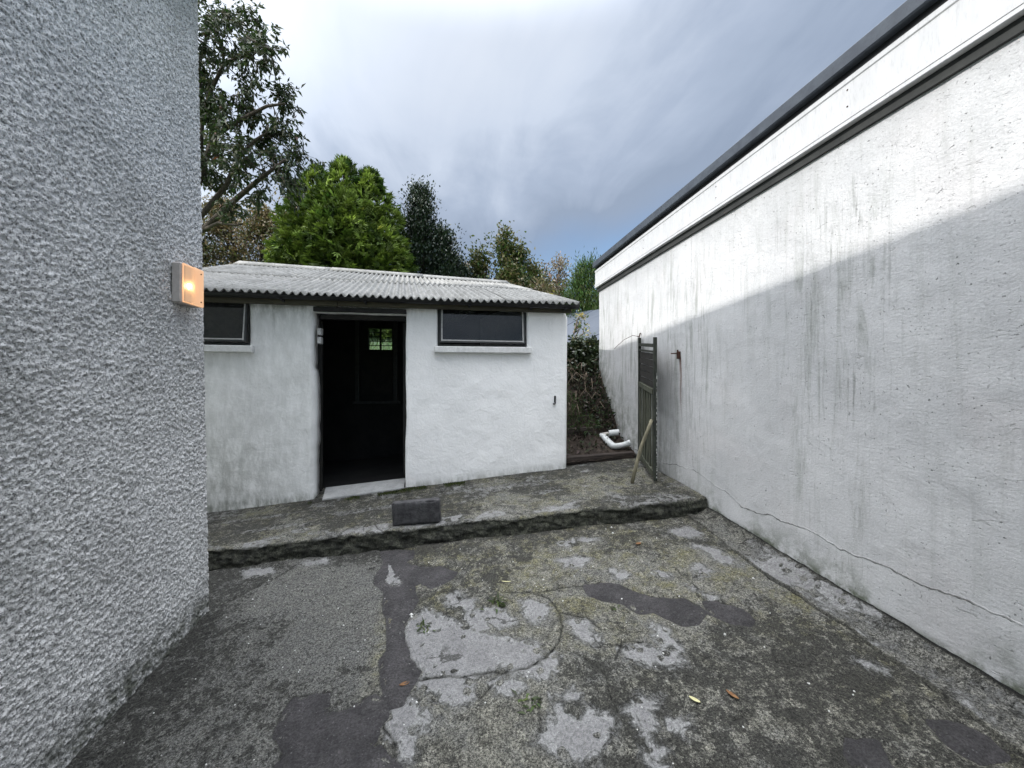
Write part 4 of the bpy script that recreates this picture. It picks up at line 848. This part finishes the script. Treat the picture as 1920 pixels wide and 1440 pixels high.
pp = empty('waste_pipe', (2.25, 4.95, 0.75), 'broken white plastic waste pipe lying on soil by the wall', 'pipe')
MB().tube([(2.14, 5.17, 0.875), (2.16, 5.11, 0.862), (2.175, 4.98, 0.80), (2.195, 4.88, 0.765), (2.23, 4.845, 0.765), (2.30, 4.815, 0.785), (2.385, 4.79, 0.815)], [0.034, 0.043, 0.047, 0.046, 0.041, 0.036, 0.040], 12).build('bend', M['pvc_white'], pp, True)
MB().tube([(2.24, 5.12, 0.905), (2.375, 5.085, 0.92)], [0.043, 0.045], 12, False).build('socket', M['pvc_white'], pp, True)
MB().tube([(2.15, 5.15, 0.872), (2.21, 5.13, 0.885), (2.245, 5.12, 0.90)], [0.038, 0.038, 0.036], 12).build('joint', M['housing_plastic'], pp, True)
MB().tube([(2.372, 4.795, 0.812), (2.395, 4.787, 0.818)], 0.042, 12, False).build('collar', M['pvc_white'], pp, True)

# ------------------------------------------------------------------ bank between shed and outbuilding
ys = np.linspace(4.66, 7.3, 170); u = np.linspace(0, 1, 70)
gy, gu = np.meshgrid(ys, u, indexing='ij'); fy, fu = gy.ravel(), gu.ravel()
xa = shed_side_x(fy) - 0.03; fx = xa + (XR + 0.02 - xa) * fu
fz = np.interp(fy, BY, BZ) + 0.083 * (fx - 2.2) * smooth(fy, 5.4, 4.9) + 0.10 * (fbm(fx, fy, 3, 4, 111) - 0.5) * smooth(fy, 4.7, 5.0) + 0.05 * (fbm(fx, fy, 16, 3, 112) - 0.5)
tag(meshobj('earth_bank', np.stack([fx, fy, fz], -1), gridfaces(len(ys), len(u)), M['soil']), 'dark bare soil bank rising between shed and white wall', kind='structure')
for (x0, y0, z0, x1, y1, z1, lb) in ((1.43, 4.70, 0.575, 2.40, 4.66, 0.635, 'dark rotten timber edging at the back of the raised slab'), (1.20, 5.24, 0.86, 2.05, 5.21, 0.90, 'upper dark timber edging on the soil bank')):
    ang_ = math.atan2(y1 - y0, x1 - x0); L_ = math.hypot(x1 - x0, y1 - y0)
    mb = MB().box((0, 0, 0), (L_, 0.09, 0.105), 0.01)
    mb.v = [(x, y + 0.012 * math.sin(x * 6), z + 0.008 * math.sin(x * 9 + 1)) for x, y, z in mb.v]
    o = mb.build('timber_edging', M['sleeper']); o.matrix_world = Matrix.Translation((x0, y0, z0 - 0.02)) @ Matrix.Rotation(ang_, 4, 'Z') @ Matrix.Rotation(-math.atan2(z1 - z0, L_), 4, 'Y')
    tag(o, lb, 'timber')

# ------------------------------------------------------------------ low sheet-roofed store beyond the bank
st_ = empty('store_roof', (3.2, 8.5, 2.2), 'low store with blue-grey sheet roof beyond the hedge', 'store')
P0 = Vector((3.25, 6.65, 2.47)); P1 = Vector((1.55, 9.54, 2.50)); upv = Vector((0.85 * 2.3, 0.5 * 2.3, 1.12))
for k in range(4):
    a = P0.lerp(P1, k / 4 + 0.004); b = P0.lerp(P1, (k + 1) / 4 + 0.01); lift = Vector((0, 0, 0.012 * (k % 2)))
    v = [a + lift, b + lift, b + upv + lift, a + upv + lift]; dn = Vector((0, 0, -0.02))
    MB().add(v + [q + dn for q in v], [(3, 2, 1, 0), (4, 5, 6, 7), (0, 1, 5, 4), (1, 2, 6, 5), (2, 3, 7, 6), (3, 0, 4, 7)]).build('roof_sheet', M['blue_sheet'], st_)
c = [P0 + Vector((0.12, 0.05, 0)), P1 + Vector((0.1, 0.0, 0)), P1 + upv, P0 + upv]
v = [(q.x, q.y, 1.6) for q in c] + [(q.x, q.y, q.z - 0.06) for q in c]
MB().add(v, [(0, 4, 5, 1), (1, 5, 6, 2), (2, 6, 7, 3), (3, 7, 4, 0)]).build('wall', M['block_grey'], st_)
# ------------------------------------------------------------------ vegetation
def unit(a): return a / (np.linalg.norm(a, axis=-1, keepdims=True) + 1e-9)
def leafmesh(P, D, N, L, W, C, fold=0.25, droop=0.0):
    """diamond leaves folded along the midrib; P base points, D direction, N normal"""
    n = len(P); D = unit(D); S = unit(np.cross(D, N)); N = np.cross(S, D)
    L = np.broadcast_to(np.asarray(L, float), (n,))[:, None]; W = np.broadcast_to(np.asarray(W, float), (n,))[:, None]
    b = P; mid = P + D * L * 0.45; tip = P + D * L - N * L * droop
    r = mid + S * W * 0.5 + N * W * fold; l = mid - S * W * 0.5 + N * W * fold
    V = np.stack([b, r, tip, l], 1).reshape(-1, 3); k = np.arange(n)[:, None] * 4
    F = np.concatenate([k + np.array([[0, 1, 2, 3]])], 0)
    return V, F, np.repeat(C, 4, 0)
def rdir(r, n): return unit(r.normal(size=(n, 3)))
def tint(r, n, cols, var=0.25, clump=None):
    cols = np.array(cols); i = r.integers(0, len(cols), n) if clump is None else clump
    return np.clip(cols[i] * (1 + var * r.normal(size=(n, 1))) * (1 + 0.06 * r.normal(size=(n, 3))), 0.004, 0.9)

def tree(name, x, y, label, cat, crowns, nclump, per, leaf, cols, seed, group=None, mat='leaf', clump_r=0.28, droop=0.3, stem=0.09, bare=0.0, leafy=1.0, stiff=0.0):
    """crowns: list of (dx, dy, zlo, zhi, radius, power): each an upright lobe of the crown"""
    r = np.random.default_rng(seed); z0 = float(terrain(x, y))
    root = empty(name, (x, y, z0), label, cat, group)
    cc = []; cdir = []
    wsum = np.array([(c[3] - c[2]) * c[4] for c in crowns]); wsum = wsum / wsum.sum()
    for c, wgt in zip(crowns, wsum):
        k = max(4, int(nclump * wgt)); hh = r.random(k) ** 0.85; a = r.random(k) * 2 * math.pi
        rad = c[4] * np.clip(1 - hh ** c[5], 0.02, 1) * (0.75 + 0.25 * np.minimum(1, hh * 6)); rr = rad * np.sqrt(r.uniform(0.15, 1, k)) * r.uniform(0.86, 1.12, k)
        cc.append(np.stack([x + c[0] + rr * np.cos(a), y + c[1] + rr * np.sin(a), c[2] + hh * (c[3] - c[2])], -1))
        cdir.append(np.stack([np.cos(a) * (1 - 0.7 * hh), np.sin(a) * (1 - 0.7 * hh), 0.25 + 0.9 * hh], -1))
    cc = np.concatenate(cc); cdir = unit(np.concatenate(cdir)); K = len(cc)
    # trunk, limbs, twigs
    tb = MB()
    for c in crowns:
        top = c[3] - 0.15 * (c[3] - c[2]); n = 7
        pts = [(x + c[0] * k / n + 0.05 * r.normal(), y + c[1] * k / n + 0.05 * r.normal(), z0 - 0.1 + (top - z0) * k / n) for k in range(n + 1)]
        tb.tube(pts, [stem * (1 - 0.85 * k / n) + 0.006 for k in range(n + 1)], 7)
    tb.build('trunk', M['bark'], root, True)
    lb = MB()
    for i in range(0, K, 2):
        c = crowns[int(np.argmin([math.hypot(cc[i][0] - x - q[0], cc[i][1] - y - q[1]) for q in crowns]))]
        p1 = Vector(cc[i]); zz = max(z0 + 0.3, p1.z - 0.35 * (c[3] - c[2]) * r.uniform(0.4, 1)); f = min(1, (zz - z0) / (c[3] - z0))
        p0 = Vector((x + c[0] * f, y + c[1] * f, zz)); pm = p0.lerp(p1, 0.55) + Vector(r.normal(size=3) * 0.06)
        lb.tube([p0, pm, p1 + Vector(cdir[i]) * clump_r * (0.6 + bare)], [0.020, 0.012, 0.004], 4, False)
    lb.build('branches', M['bark'] if not bare else M['twig'], root, True)
    n = K * per; ci = np.repeat(np.arange(K), per)
    off = r.normal(size=(n, 3)) * clump_r * np.array([1, 1, 0.8]) * r.uniform(0.5, 1.25, (K, 1))[ci]
    P = cc[ci] + off
    D = unit(cdir[ci] * (0.7 + stiff) + rdir(r, n) * 0.8 + np.array([0, 0, -droop])); N = unit(rdir(r, n) * 0.7 + np.array([0, 0, 0.8]) + cdir[ci] * 0.3)
    L = leaf[0] * r.uniform(0.6, 1.3, n); W = leaf[1] * r.uniform(0.7, 1.2, n)
    cl = r.integers(0, len(cols), K)[ci]; mixm = r.random(n) < 0.35; cl = np.where(mixm, r.integers(0, len(cols), n), cl)
    C = tint(r, n, cols, 0.22, cl)
    V, F, C4 = leafmesh(P, D, N, L, W, C, 0.2, 0.1)
    meshobj('crown', V, F, M[mat], root, False, {'tint': C4})
    return root

# big broad-leaved tree behind the house corner
def broad_tree():
    r = np.random.default_rng(77); x, y = BLIMB[0][0][0], BLIMB[0][0][1]; z0 = float(terrain(x, y))
    root = empty('broadleaf_tree', (x, y, z0), 'dark broad-leaved tree with drooping leaves rising behind the house corner', 'tree')
    tb = MB(); p0 = Vector(BLIMB[0][0])
    tb.tube([(x - 0.1, y, z0 - 0.2), (x - 0.05, y, (z0 + p0.z) / 2), p0, Vector(BLIMB[0][1])], [0.22, 0.18, 0.15, 0.12], 9)
    tb.build('trunk', M['bark'], root, True)
    for k, l in enumerate(BLIMB):
        n = len(l); r0 = (0.075, 0.055, 0.06, 0.04, 0.035, 0.025)[k]
        MB().tube(l, [r0 * (1 - i / n) + 0.012 for i in range(n)], 7).build('limb', M['bark'], root, True)
    samples = np.array([np.array(a) + (np.array(b) - np.array(a)) * f for l in BLIMB for a, b in zip(l[:-1], l[1:]) for f in (0.0, 0.33, 0.66)])
    clus = np.array(BROAD); extra = []
    for i in range(34):
        b = clus[r.integers(0, len(clus))]; extra.append(b + np.array([-r.uniform(0.8, 2.6), r.uniform(-0.3, 1.6), r.uniform(-0.6, 0.8)]))
    clus = np.concatenate([clus, np.array(extra)])
    tw = MB(); LP = []; LD = []
    for c in clus:
        s = samples[np.argmin(((samples - c) ** 2).sum(1) + 0.4 * r.random(len(samples)))]
        mid = (s + c) / 2 + r.normal(size=3) * 0.08
        tw.tube([s, mid, c], [0.013, 0.009, 0.005], 5, False)
        d0 = unit(c - s)
        for j in range(10):
            a = s + (c - s) * r.uniform(0.35, 1.0); d = unit(d0 * 0.7 + r.normal(size=3) * 0.75 + np.array([0, 0, 0.1])); ln = r.uniform(0.22, 0.50)
            b = a + d * ln * 0.5 + np.array([0, 0, 0.03]); e = a + d * ln - np.array([0, 0, 0.05])
            tw.tube([a, b, e], [0.005, 0.004, 0.002], 4, False)
            m_ = r.integers(12, 21); f = r.random(m_) ** 0.7
            LP.append(a + (e - a) * f[:, None] + r.normal(size=(m_, 3)) * 0.03); LD.append(np.tile(d, (m_, 1)) * 0.6 + r.normal(size=(m_, 3)) * 0.55 + np.array([0, 0, -0.75]))
    tw.build('twigs', M['bark'], root, True)
    P = np.concatenate(LP); D = np.concatenate(LD); n = len(P)
    N = unit(r.normal(size=(n, 3)) + np.array([0, 0, 0.6]))
    C = tint(r, n, [(0.030, 0.052, 0.016), (0.040, 0.068, 0.022), (0.024, 0.040, 0.016), (0.055, 0.060, 0.03)], 0.25)
    rd_ = r.random(n) < 0.006; C[rd_] = (0.12, 0.05, 0.03)
    V, F, C4 = leafmesh(P, D, N, 0.125 * r.uniform(0.65, 1.25, n), 0.046 * r.uniform(0.7, 1.25, n), C, 0.2, 0.18)
    meshobj('crown', V, F, M['leaf'], root, False, {'tint': C4})
broad_tree()

# golden-green conifer: flattened sprays hanging from three leaders
def conifer():
    r = np.random.default_rng(42); x, y = -3.0, 12.2; z0 = float(terrain(x, y))
    root = empty('conifer_tree', (x, y, z0), 'dense bright yellow-green conifer with three blunt tips behind the shed roof', 'tree')
    lob = [(-0.85, 0.1, 8.0, 1.0), (-0.05, -0.1, 8.2, 1.05), (0.68, 0.0, 8.02, 1.0), (0.90, -0.35, 6.7, 1.0), (-1.0, -0.3, 6.5, 0.92), (0.1, -0.7, 7.0, 1.05)]
    tb = MB()
    for (dx, dy, zt, rr) in lob[:3]:
        tb.tube([(x + dx * 0.4, y + dy, z0 - 0.1), (x + dx * 0.8, y + dy, (z0 + zt) / 2), (x + dx, y + dy, zt - 0.2)], [0.16, 0.09, 0.012], 7)
    tb.build('trunk', M['bark'], root, True)
    PP, DD, NN, CI, SC = [], [], [], [], []
    for (dx, dy, zt, rr) in lob:
        n = 2500; hh = r.random(n) ** 0.9; zb = 2.9
        z = zt - (zt - zb) * hh; a = r.random(n) * 2 * math.pi
        prof = rr * np.clip(hh / 0.34, 0, 1) ** 0.62 * (0.86 + 0.22 * hh)
        lump = 0.56 + 0.80 * fbm(a * 1.3, z, 2.6, 3, 3)
        rad = prof * lump * r.uniform(0.82, 1.03, n)
        o = np.stack([np.cos(a), np.sin(a), 0 * a], -1)
        P = np.stack([x + dx + o[:, 0] * rad, y + dy + o[:, 1] * rad, z], -1)
        D = unit(o * (0.75 * np.clip(hh / 0.25, 0.25, 1))[:, None] + np.array([0, 0, 1]) * (0.55 - 0.75 * hh)[:, None] + r.normal(size=(n, 3)) * 0.35)
        PP.append(P); DD.append(D); NN.append(unit(o * 0.5 + np.array([0, 0, 0.8]) + r.normal(size=(n, 3)) * 0.5)); SC.append(r.uniform(0.7, 1.3, n))
        CI.append(fbm(a * 1.5, z, 1.5, 3, 9))
    P = np.concatenate(PP); D = np.concatenate(DD); N = np.concatenate(NN); sc_ = np.concatenate(SC); ci = np.concatenate(CI); n = len(P)
    S = unit(np.cross(D, N)); V_, F_, C_ = [], [], []; off = 0
    base = np.array([0.030, 0.066, 0.014]) + (np.array([0.165, 0.23, 0.045]) - np.array([0.030, 0.066, 0.014])) * np.clip((ci - 0.3) / 0.4, 0, 1)[:, None]
    base = base * np.exp(0.38 * r.normal(size=(n, 1)))
    for (sa, fw, ln, ww) in ((0, 0.0, 0.24, 0.050), (0.55, 0.02, 0.17, 0.040), (-0.55, 0.02, 0.17, 0.040), (0.95, 0.0, 0.12, 0.036), (-0.95, 0.0, 0.12, 0.036), (0.3, 0.09, 0.15, 0.036), (-0.3, 0.09, 0.15, 0.036)):
        d = unit(D * math.cos(sa) + S * math.sin(sa) + r.normal(size=(n, 3)) * 0.12)
        V, F, C4 = leafmesh(P + D * fw, d, N, ln * sc_, ww * sc_, np.clip(base * (1 + 0.1 * r.normal(size=(n, 1))), 0.005, 0.5), 0.12, 0.15)
        V_.append(V); F_.append(F + off); C_.append(C4); off += len(V)
    meshobj('crown', np.concatenate(V_), np.concatenate(F_), M['leaf_conifer'], root, False, {'tint': np.concatenate(C_)})
conifer()

HOLLY = [(0.020, 0.036, 0.020), (0.030, 0.050, 0.028), (0.016, 0.026, 0.016), (0.045, 0.062, 0.035)]
GREEN = [(0.050, 0.085, 0.022), (0.075, 0.105, 0.030), (0.035, 0.058, 0.018), (0.11, 0.115, 0.05)]
OLIVE = [(0.12, 0.12, 0.055), (0.17, 0.155, 0.085), (0.085, 0.085, 0.04), (0.20, 0.17, 0.11), (0.10, 0.10, 0.05)]
DRY = [(0.24, 0.18, 0.14), (0.17, 0.125, 0.09), (0.30, 0.25, 0.20), (0.14, 0.12, 0.07)]
BROWN = [(0.15, 0.11, 0.06), (0.20, 0.16, 0.10), (0.11, 0.095, 0.045), (0.075, 0.085, 0.035), (0.26, 0.21, 0.15)]
HG = 'trees and bushes behind the shed'
tree('holly_tree', -0.62, 12.9, 'dark blue-green holly beside the bright conifer', 'tree', [(-0.25, 0, 2.6, 8.0, 1.25, 1.5), (0.45, 0, 2.6, 6.6, 1.15, 1.6)], 380, 100, (0.095, 0.05), HOLLY, 3, HG, 'leaf_glossy', 0.20, 0.0, 0.10, stiff=0.4)
tree('holly_tree', 0.35, 13.4, 'low dark holly shoulder at the right foot of the tall holly', 'tree', [(0, 0, 2.6, 5.6, 0.9, 1.5)], 120, 60, (0.10, 0.055), HOLLY, 4, HG, 'leaf_glossy', 0.20, 0.0, 0.07, stiff=0.4)
tree('tall_bush', 2.0, 13.6, 'tall green bush with leafy upright shoots against blue sky', 'bush', [(0.0, 0, 3.0, 7.05, 0.5, 1.1), (0.5, 0.1, 3.0, 6.5, 0.75, 1.6), (-0.85, 0, 3.0, 6.2, 0.75, 1.5), (1.1, 0.2, 3.0, 6.0, 0.7, 1.6), (0.2, -0.4, 2.9, 5.6, 1.3, 2.2)], 300, 60, (0.14, 0.08), GREEN + OLIVE[:2], 5, HG, 'leaf', 0.22, 0.15, 0.05)
tree('autumn_bush', 0.85, 15.2, 'pale half-bare autumn bush right of the dark holly', 'bush', [(-0.2, 0, 3.2, 6.2, 0.6, 1.3), (0.5, 0, 3.2, 6.3, 0.5, 1.2), (0.1, -0.3, 3.2, 5.4, 0.9, 2.0)], 120, 40, (0.12, 0.07), DRY + OLIVE[:2], 6, HG, 'leaf', 0.22, 0.1, 0.04, 0.8)
tree('autumn_bush', 4.0, 14.6, 'reddish-brown bare-twigged bush left of the right green shrub', 'bush', [(-0.3, 0, 3.2, 6.1, 0.5, 1.2), (0.35, 0, 3.2, 6.5, 0.5, 1.2), (0, -0.3, 3.2, 5.5, 0.8, 2.0)], 120, 40, (0.11, 0.06), DRY, 7, HG, 'leaf', 0.22, 0.1, 0.04, 0.8)
tree('autumn_bush', 2.7, 12.3, 'low brown and olive bush behind the right end of the roof', 'bush', [(-0.5, 0, 2.6, 4.7, 0.8, 1.8), (0.4, 0, 2.6, 4.9, 0.8, 1.8)], 130, 44, (0.12, 0.065), BROWN + OLIVE, 8, HG, 'leaf', 0.22, 0.1, 0.05)
tree('green_shrub', 3.95, 10.9, 'dense green feathery shrub next to the outbuilding roof end', 'shrub', [(0, 0, 2.3, 5.1, 0.75, 1.5), (0.35, 0.1, 2.3, 5.3, 0.5, 1.3), (-0.45, -0.2, 2.3, 4.3, 0.7, 1.8), (0.5, -0.4, 2.2, 4.2, 0.9, 1.9)], 300, 60, (0.13, 0.022), [(0.045, 0.095, 0.022), (0.065, 0.12, 0.03), (0.035, 0.07, 0.018), (0.09, 0.115, 0.04)], 9, HG, 'leaf_conifer', 0.17, -0.1, 0.05, stiff=0.5)
tree('hedge_tree', -7.2, 16.6, 'brown-leaved autumn tree between house corner and conifer', 'tree', [(0, 0, 3.4, 8.4, 1.7, 2.2), (-1.7, 0.4, 3.4, 8.7, 1.6, 2.0), (1.4, -0.2, 3.4, 9.0, 1.1, 1.8)], 420, 64, (0.13, 0.075), BROWN, 10, HG, 'leaf', 0.30, 0.1, 0.09)
tree('hedge_tree', -9.9, 16.2, 'olive bush partly hidden behind the house corner', 'tree', [(0, 0, 3.4, 8.0, 1.7, 2.0)], 160, 50, (0.13, 0.075), OLIVE + GREEN[:2], 12, HG, 'leaf', 0.30, 0.1, 0.09)
tree('hedge_tree', -5.6, 14.6, 'low dark green bush at the left foot of the conifer', 'tree', [(0, 0, 3.0, 5.6, 1.1, 1.8), (-1.2, 0.2, 3.0, 5.3, 1.0, 1.8)], 170, 55, (0.12, 0.06), GREEN + HOLLY[:2], 13, HG, 'leaf', 0.24, 0.1, 0.06)
tree('hedge_tree', -5.0, 18.0, 'distant brownish treetop peeping left of the conifer', 'tree', [(0, 0, 3.8, 9.6, 1.3, 1.8)], 170, 50, (0.14, 0.08), BROWN + DRY[:1], 14, HG, 'leaf', 0.30, 0.1, 0.07, 0.4)
# hedge row filling the gaps lower down, seen through the rear window and over the roof
for k, (hx, hy, ht, lb) in enumerate(((-1.4, 17.5, 5.4, 'olive hedge bush glimpsed between conifer and holly'), (2.2, 18.0, 5.5, 'olive hedge bush directly behind the tall green bush'), (4.8, 17.5, 5.6, 'hedge bush behind the reddish bare-twigged bush'), (6.8, 13.5, 5.0, 'hedge bush mostly hidden behind the outbuilding roof end'), (-3.4, 18.5, 5.8, 'hedge bush hidden behind the bright conifer'), (5.6, 11.8, 4.4, 'low hedge bush right of the feathery green shrub'))):
    tree('hedge_bush', hx, hy, lb, 'bush', [(0, 0, 3.2, ht, 1.3, 2.2)], 90, 40, (0.15, 0.09), OLIVE + GREEN[:2], 30 + k, 'hedge bushes behind the trees', 'leaf', 0.30, 0.1, 0.05)

# ivy and brambles on the bank
tree('ivy_bush', 1.95, 6.25, 'dark glossy ivy bush growing against the end of the white wall', 'bush', [(0.22, 0, 1.45, 2.28, 0.36, 4.0), (-0.15, 0.1, 1.4, 2.26, 0.40, 4.0), (-0.55, 0.2, 1.4, 2.2, 0.40, 4.0), (0.50, 0.15, 1.5, 2.32, 0.34, 4.0)], 300, 44, (0.055, 0.045), [(0.022, 0.036, 0.014), (0.036, 0.055, 0.022), (0.030, 0.044, 0.018), (0.070, 0.075, 0.03), (0.026, 0.04, 0.017)], 15, None, 'leaf_glossy', 0.075, 0.2, 0.02)
tree('yellow_leaved_shrub', 2.35, 7.6, 'thin shrub with yellow leaves in front of the blue-grey roof', 'shrub', [(-0.28, 0, 2.2, 3.35, 0.16, 1.6), (0.35, 0, 2.2, 3.05, 0.22, 1.6)], 34, 13, (0.075, 0.04), [(0.42, 0.34, 0.10), (0.50, 0.42, 0.18), (0.06, 0.10, 0.03), (0.05, 0.085, 0.025)], 16, None, 'leaf', 0.07, 0.4, 0.012, 0.3)
r = np.random.default_rng(8)
bm_ = MB()
for k in range(90):
    y = r.uniform(5.35, 6.2); x = r.uniform(float(shed_side_x(y)) + 0.05, XR - 0.05); z = float(np.interp(y, BY, BZ)); a = r.uniform(0, 2 * math.pi); ln = r.uniform(0.2, 0.55)
    p0 = Vector((x, y, z - 0.02)); d = Vector((math.cos(a) * 0.6, -abs(math.sin(a)) * 0.5, r.uniform(0.0, 0.7)))
    p1 = p0 + d * ln * 0.6 + Vector((0, 0, 0.10)); p2 = p0 + d * ln + Vector((0, 0, r.uniform(-0.1, 0.08)))
    for p in (p0, p1, p2): p.x = min(p.x, XR - 0.03); p.x = max(p.x, float(shed_side_x(p.y)) + 0.02)
    bm_.tube([p0, p1, p2], [0.006, 0.005, 0.003], 4, False)
tag(bm_.build('bramble_stems', M['twig'], smooth_=True), 'tangle of dead bramble stems on the bank', 'brambles', kind='stuff')
n = 5200; y = r.uniform(4.78, 6.2, n); xlo = shed_side_x(y) + 0.03; x = xlo + (XR - 0.03 - xlo) * r.random(n)
keep = r.random(n) < np.where(y < 5.2, 0.10, 0.9); x, y = x[keep], y[keep]; n = len(x)
P = np.stack([x, y, np.interp(y, BY, BZ) + 0.083 * (x - 2.2) * smooth(y, 5.4, 4.9) + r.uniform(0.0, 0.08, n)], -1)
D = unit(r.normal(size=(n, 3)) + np.array([0, -0.5, 0.5])); gs = fbm(x, y, 3, 3, 3)
C = tint(r, n, [(0.022, 0.038, 0.014), (0.036, 0.058, 0.022), (0.030, 0.025, 0.018), (0.075, 0.060, 0.046), (0.018, 0.015, 0.012), (0.05, 0.065, 0.045)], 0.3)
gsel = gs > 0.56; C[gsel] = C[gsel] * 0.3 + np.array([0.035, 0.075, 0.012])
V, F, C4 = leafmesh(P, D, rdir(r, n), np.where(gsel, 0.11, 0.06) * r.uniform(0.6, 1.4, n), np.where(gsel, 0.008, 0.028), C, 0.2, 0.3)
tag(meshobj('bank_litter', V, F, M['leaf'], None, False, {'tint': C4}), 'low weeds, grass and dead leaves covering the soil bank', 'ground cover', kind='stuff')
# long grass behind the rear window
n = 9000; x = r.uniform(-6, 4, n); y = r.uniform(8.2, 13.5, n); ok = np.ones(n, bool)
P = np.stack([x, y, terrain(x, y) - 0.01], -1); D = unit(r.normal(size=(n, 3)) * 0.35 + np.array([0, 0, 1]))
V, F, C4 = leafmesh(P, D, rdir(r, n), 0.16 * r.uniform(0.6, 1.4, n), 0.02, tint(r, n, [(0.19, 0.26, 0.15), (0.24, 0.30, 0.19)], 0.2), 0.2, 0.2)
tag(meshobj('field_grass', V, F, M['leaf'], None, False, {'tint': C4}), 'long grass on the slope behind the shed', 'grass', kind='stuff')

# ------------------------------------------------------------------ litter on the yard
def ground_leaf(x, y, rz, L, W, mat, label, curl=0.3, cat='leaf', group=None):
    z = float(yard_z(np.array(x), np.array(y))) + 0.008
    vs = []; n = 7
    for i in range(n):
        t_ = i / (n - 1); wd = W * math.sin(math.pi * min(1, t_ * 0.92 + 0.05)) ** 0.8 * 0.5; zc = curl * L * (t_ - 0.5) ** 2
        for s in (-1, 0, 1):
            px = (t_ - 0.5) * L; py = s * wd; vs.append((x + px * math.cos(rz) - py * math.sin(rz), y + px * math.sin(rz) + py * math.cos(rz), z + zc + abs(s) * wd * 0.35))
    o = meshobj('fallen_leaf', vs, gridfaces(n, 3), M[mat], None, True, loc=(x, y, z)); md = o.modifiers.new('thickness', 'SOLIDIFY'); md.thickness = 0.0012
    tag(o, label, cat, group); return o
LG = 'fallen leaves on the yard'
ground_leaf(1.13, 1.62, 2.2, 0.05, 0.02, 'pale_leaf', 'pale yellow leaf lying on the dark stained concrete', group=LG)
ground_leaf(1.31, 1.60, 1.9, 0.06, 0.02, 'rust_leaf', 'brown curled leaf right of the pale yellow leaf', group=LG)
ground_leaf(1.55, 2.95, 0.4, 0.06, 0.03, 'rust_leaf', 'brown leaf on the mossy concrete near the step', group=LG)
ground_leaf(-0.22, 2.05, 0.3, 0.05, 0.022, 'rust_leaf', 'small reddish leaf on the dark tar strip', group=LG)
ground_leaf(0.42, 2.75, -0.2, 0.07, 0.012, 'pale_leaf', 'thin straw-coloured leaf beside the green weed', group=LG)
def weed(x, y, label, n=26, s=0.06, seed=1):
    r = np.random.default_rng(seed); z = float(yard_z(np.array(x), np.array(y)))
    root = empty('weed', (x, y, z), label, 'weed', 'small weeds in the cracks')
    P = np.array([x, y, z - 0.004]) + r.normal(size=(n, 3)) * np.array([s * 0.45, s * 0.45, 0.0]); D = unit(r.normal(size=(n, 3)) * np.array([1, 1, 0.2]) + np.array([0, 0, 0.55]))
    V, F, C4 = leafmesh(P, D, rdir(r, n) * 0.4 + np.array([0, 0, 1]), s * r.uniform(0.5, 1.1, n), s * 0.22, tint(r, n, [(0.035, 0.06, 0.014), (0.06, 0.085, 0.02), (0.025, 0.035, 0.012)], 0.25), 0.2, 0.35)
    meshobj('leaves', V, F, M['leaf'], root, False, {'tint': C4})
weed(0.33, 2.55, 'green weed growing in the crack above the pale cement patch', 34, 0.075, 1)
weed(0.40, 1.80, 'green weed growing in the crack through the pale cement patch', 26, 0.055, 2)
weed(1.06, 2.30, 'tiny weed where two cracks meet right of the pale patch', 16, 0.04, 3)
weed(-0.15, 2.45, 'dark moss-green weed beside the tar strip', 30, 0.05, 4)
weed(-1.25, 4.44, 'dark weed tuft at the left foot of the doorway', 30, 0.07, 5)
# white chips and grit scattered on the concrete
n = 150; x = r.uniform(-1.5, 2.1, n); y = r.uniform(1.05, 3.35, n); z = yard_z(x, y); mbx = MB()
for i in range(n):
    s = r.uniform(0.0025, 0.0065) if i > 12 else r.uniform(0.008, 0.013); q = r.uniform(0.6, 1.3, 6) * s
    mbx.add([(x[i] + q[0], y[i], z[i] + 0.3 * s), (x[i] - q[1], y[i], z[i] + 0.3 * s), (x[i], y[i] + q[2], z[i] + 0.3 * s), (x[i], y[i] - q[3], z[i] + 0.3 * s), (x[i], y[i], z[i] + s * 1.1), (x[i], y[i], z[i] - s)],
            [(0, 2, 4), (2, 1, 4), (1, 3, 4), (3, 0, 4), (2, 0, 5), (1, 2, 5), (3, 1, 5), (0, 3, 5)])
tag(mbx.build('stone_chips', M['stone_chip'], smooth_=True), 'tiny white stone chips scattered over the yard concrete', 'grit', kind='stuff')
# moss along the foot of the shed doorway
n = 5000; x = r.uniform(-1.5, 0.2, n); y = 4.56 - np.abs(r.normal(size=n)) * 0.05 - 0.05 * smooth(np.abs(x + 0.95), 0.5, 0.3); keep = fbm(x, y, 6, 3, 4) > 0.5; x, y = x[keep], y[keep]; n = len(x)
P = np.stack([x, y, S1(x, y) + 0.004], -1); V, F, C4 = leafmesh(P, unit(r.normal(size=(n, 3)) + np.array([0, 0, 0.8])), rdir(r, n), 0.018 * r.uniform(0.5, 1.3, n), 0.008, tint(r, n, [(0.03, 0.05, 0.012), (0.06, 0.07, 0.016)], 0.3))
tag(meshobj('moss_cover', V, F, M['leaf'], None, False, {'tint': C4}), 'moss growing along the threshold of the shed', 'moss', kind='stuff')
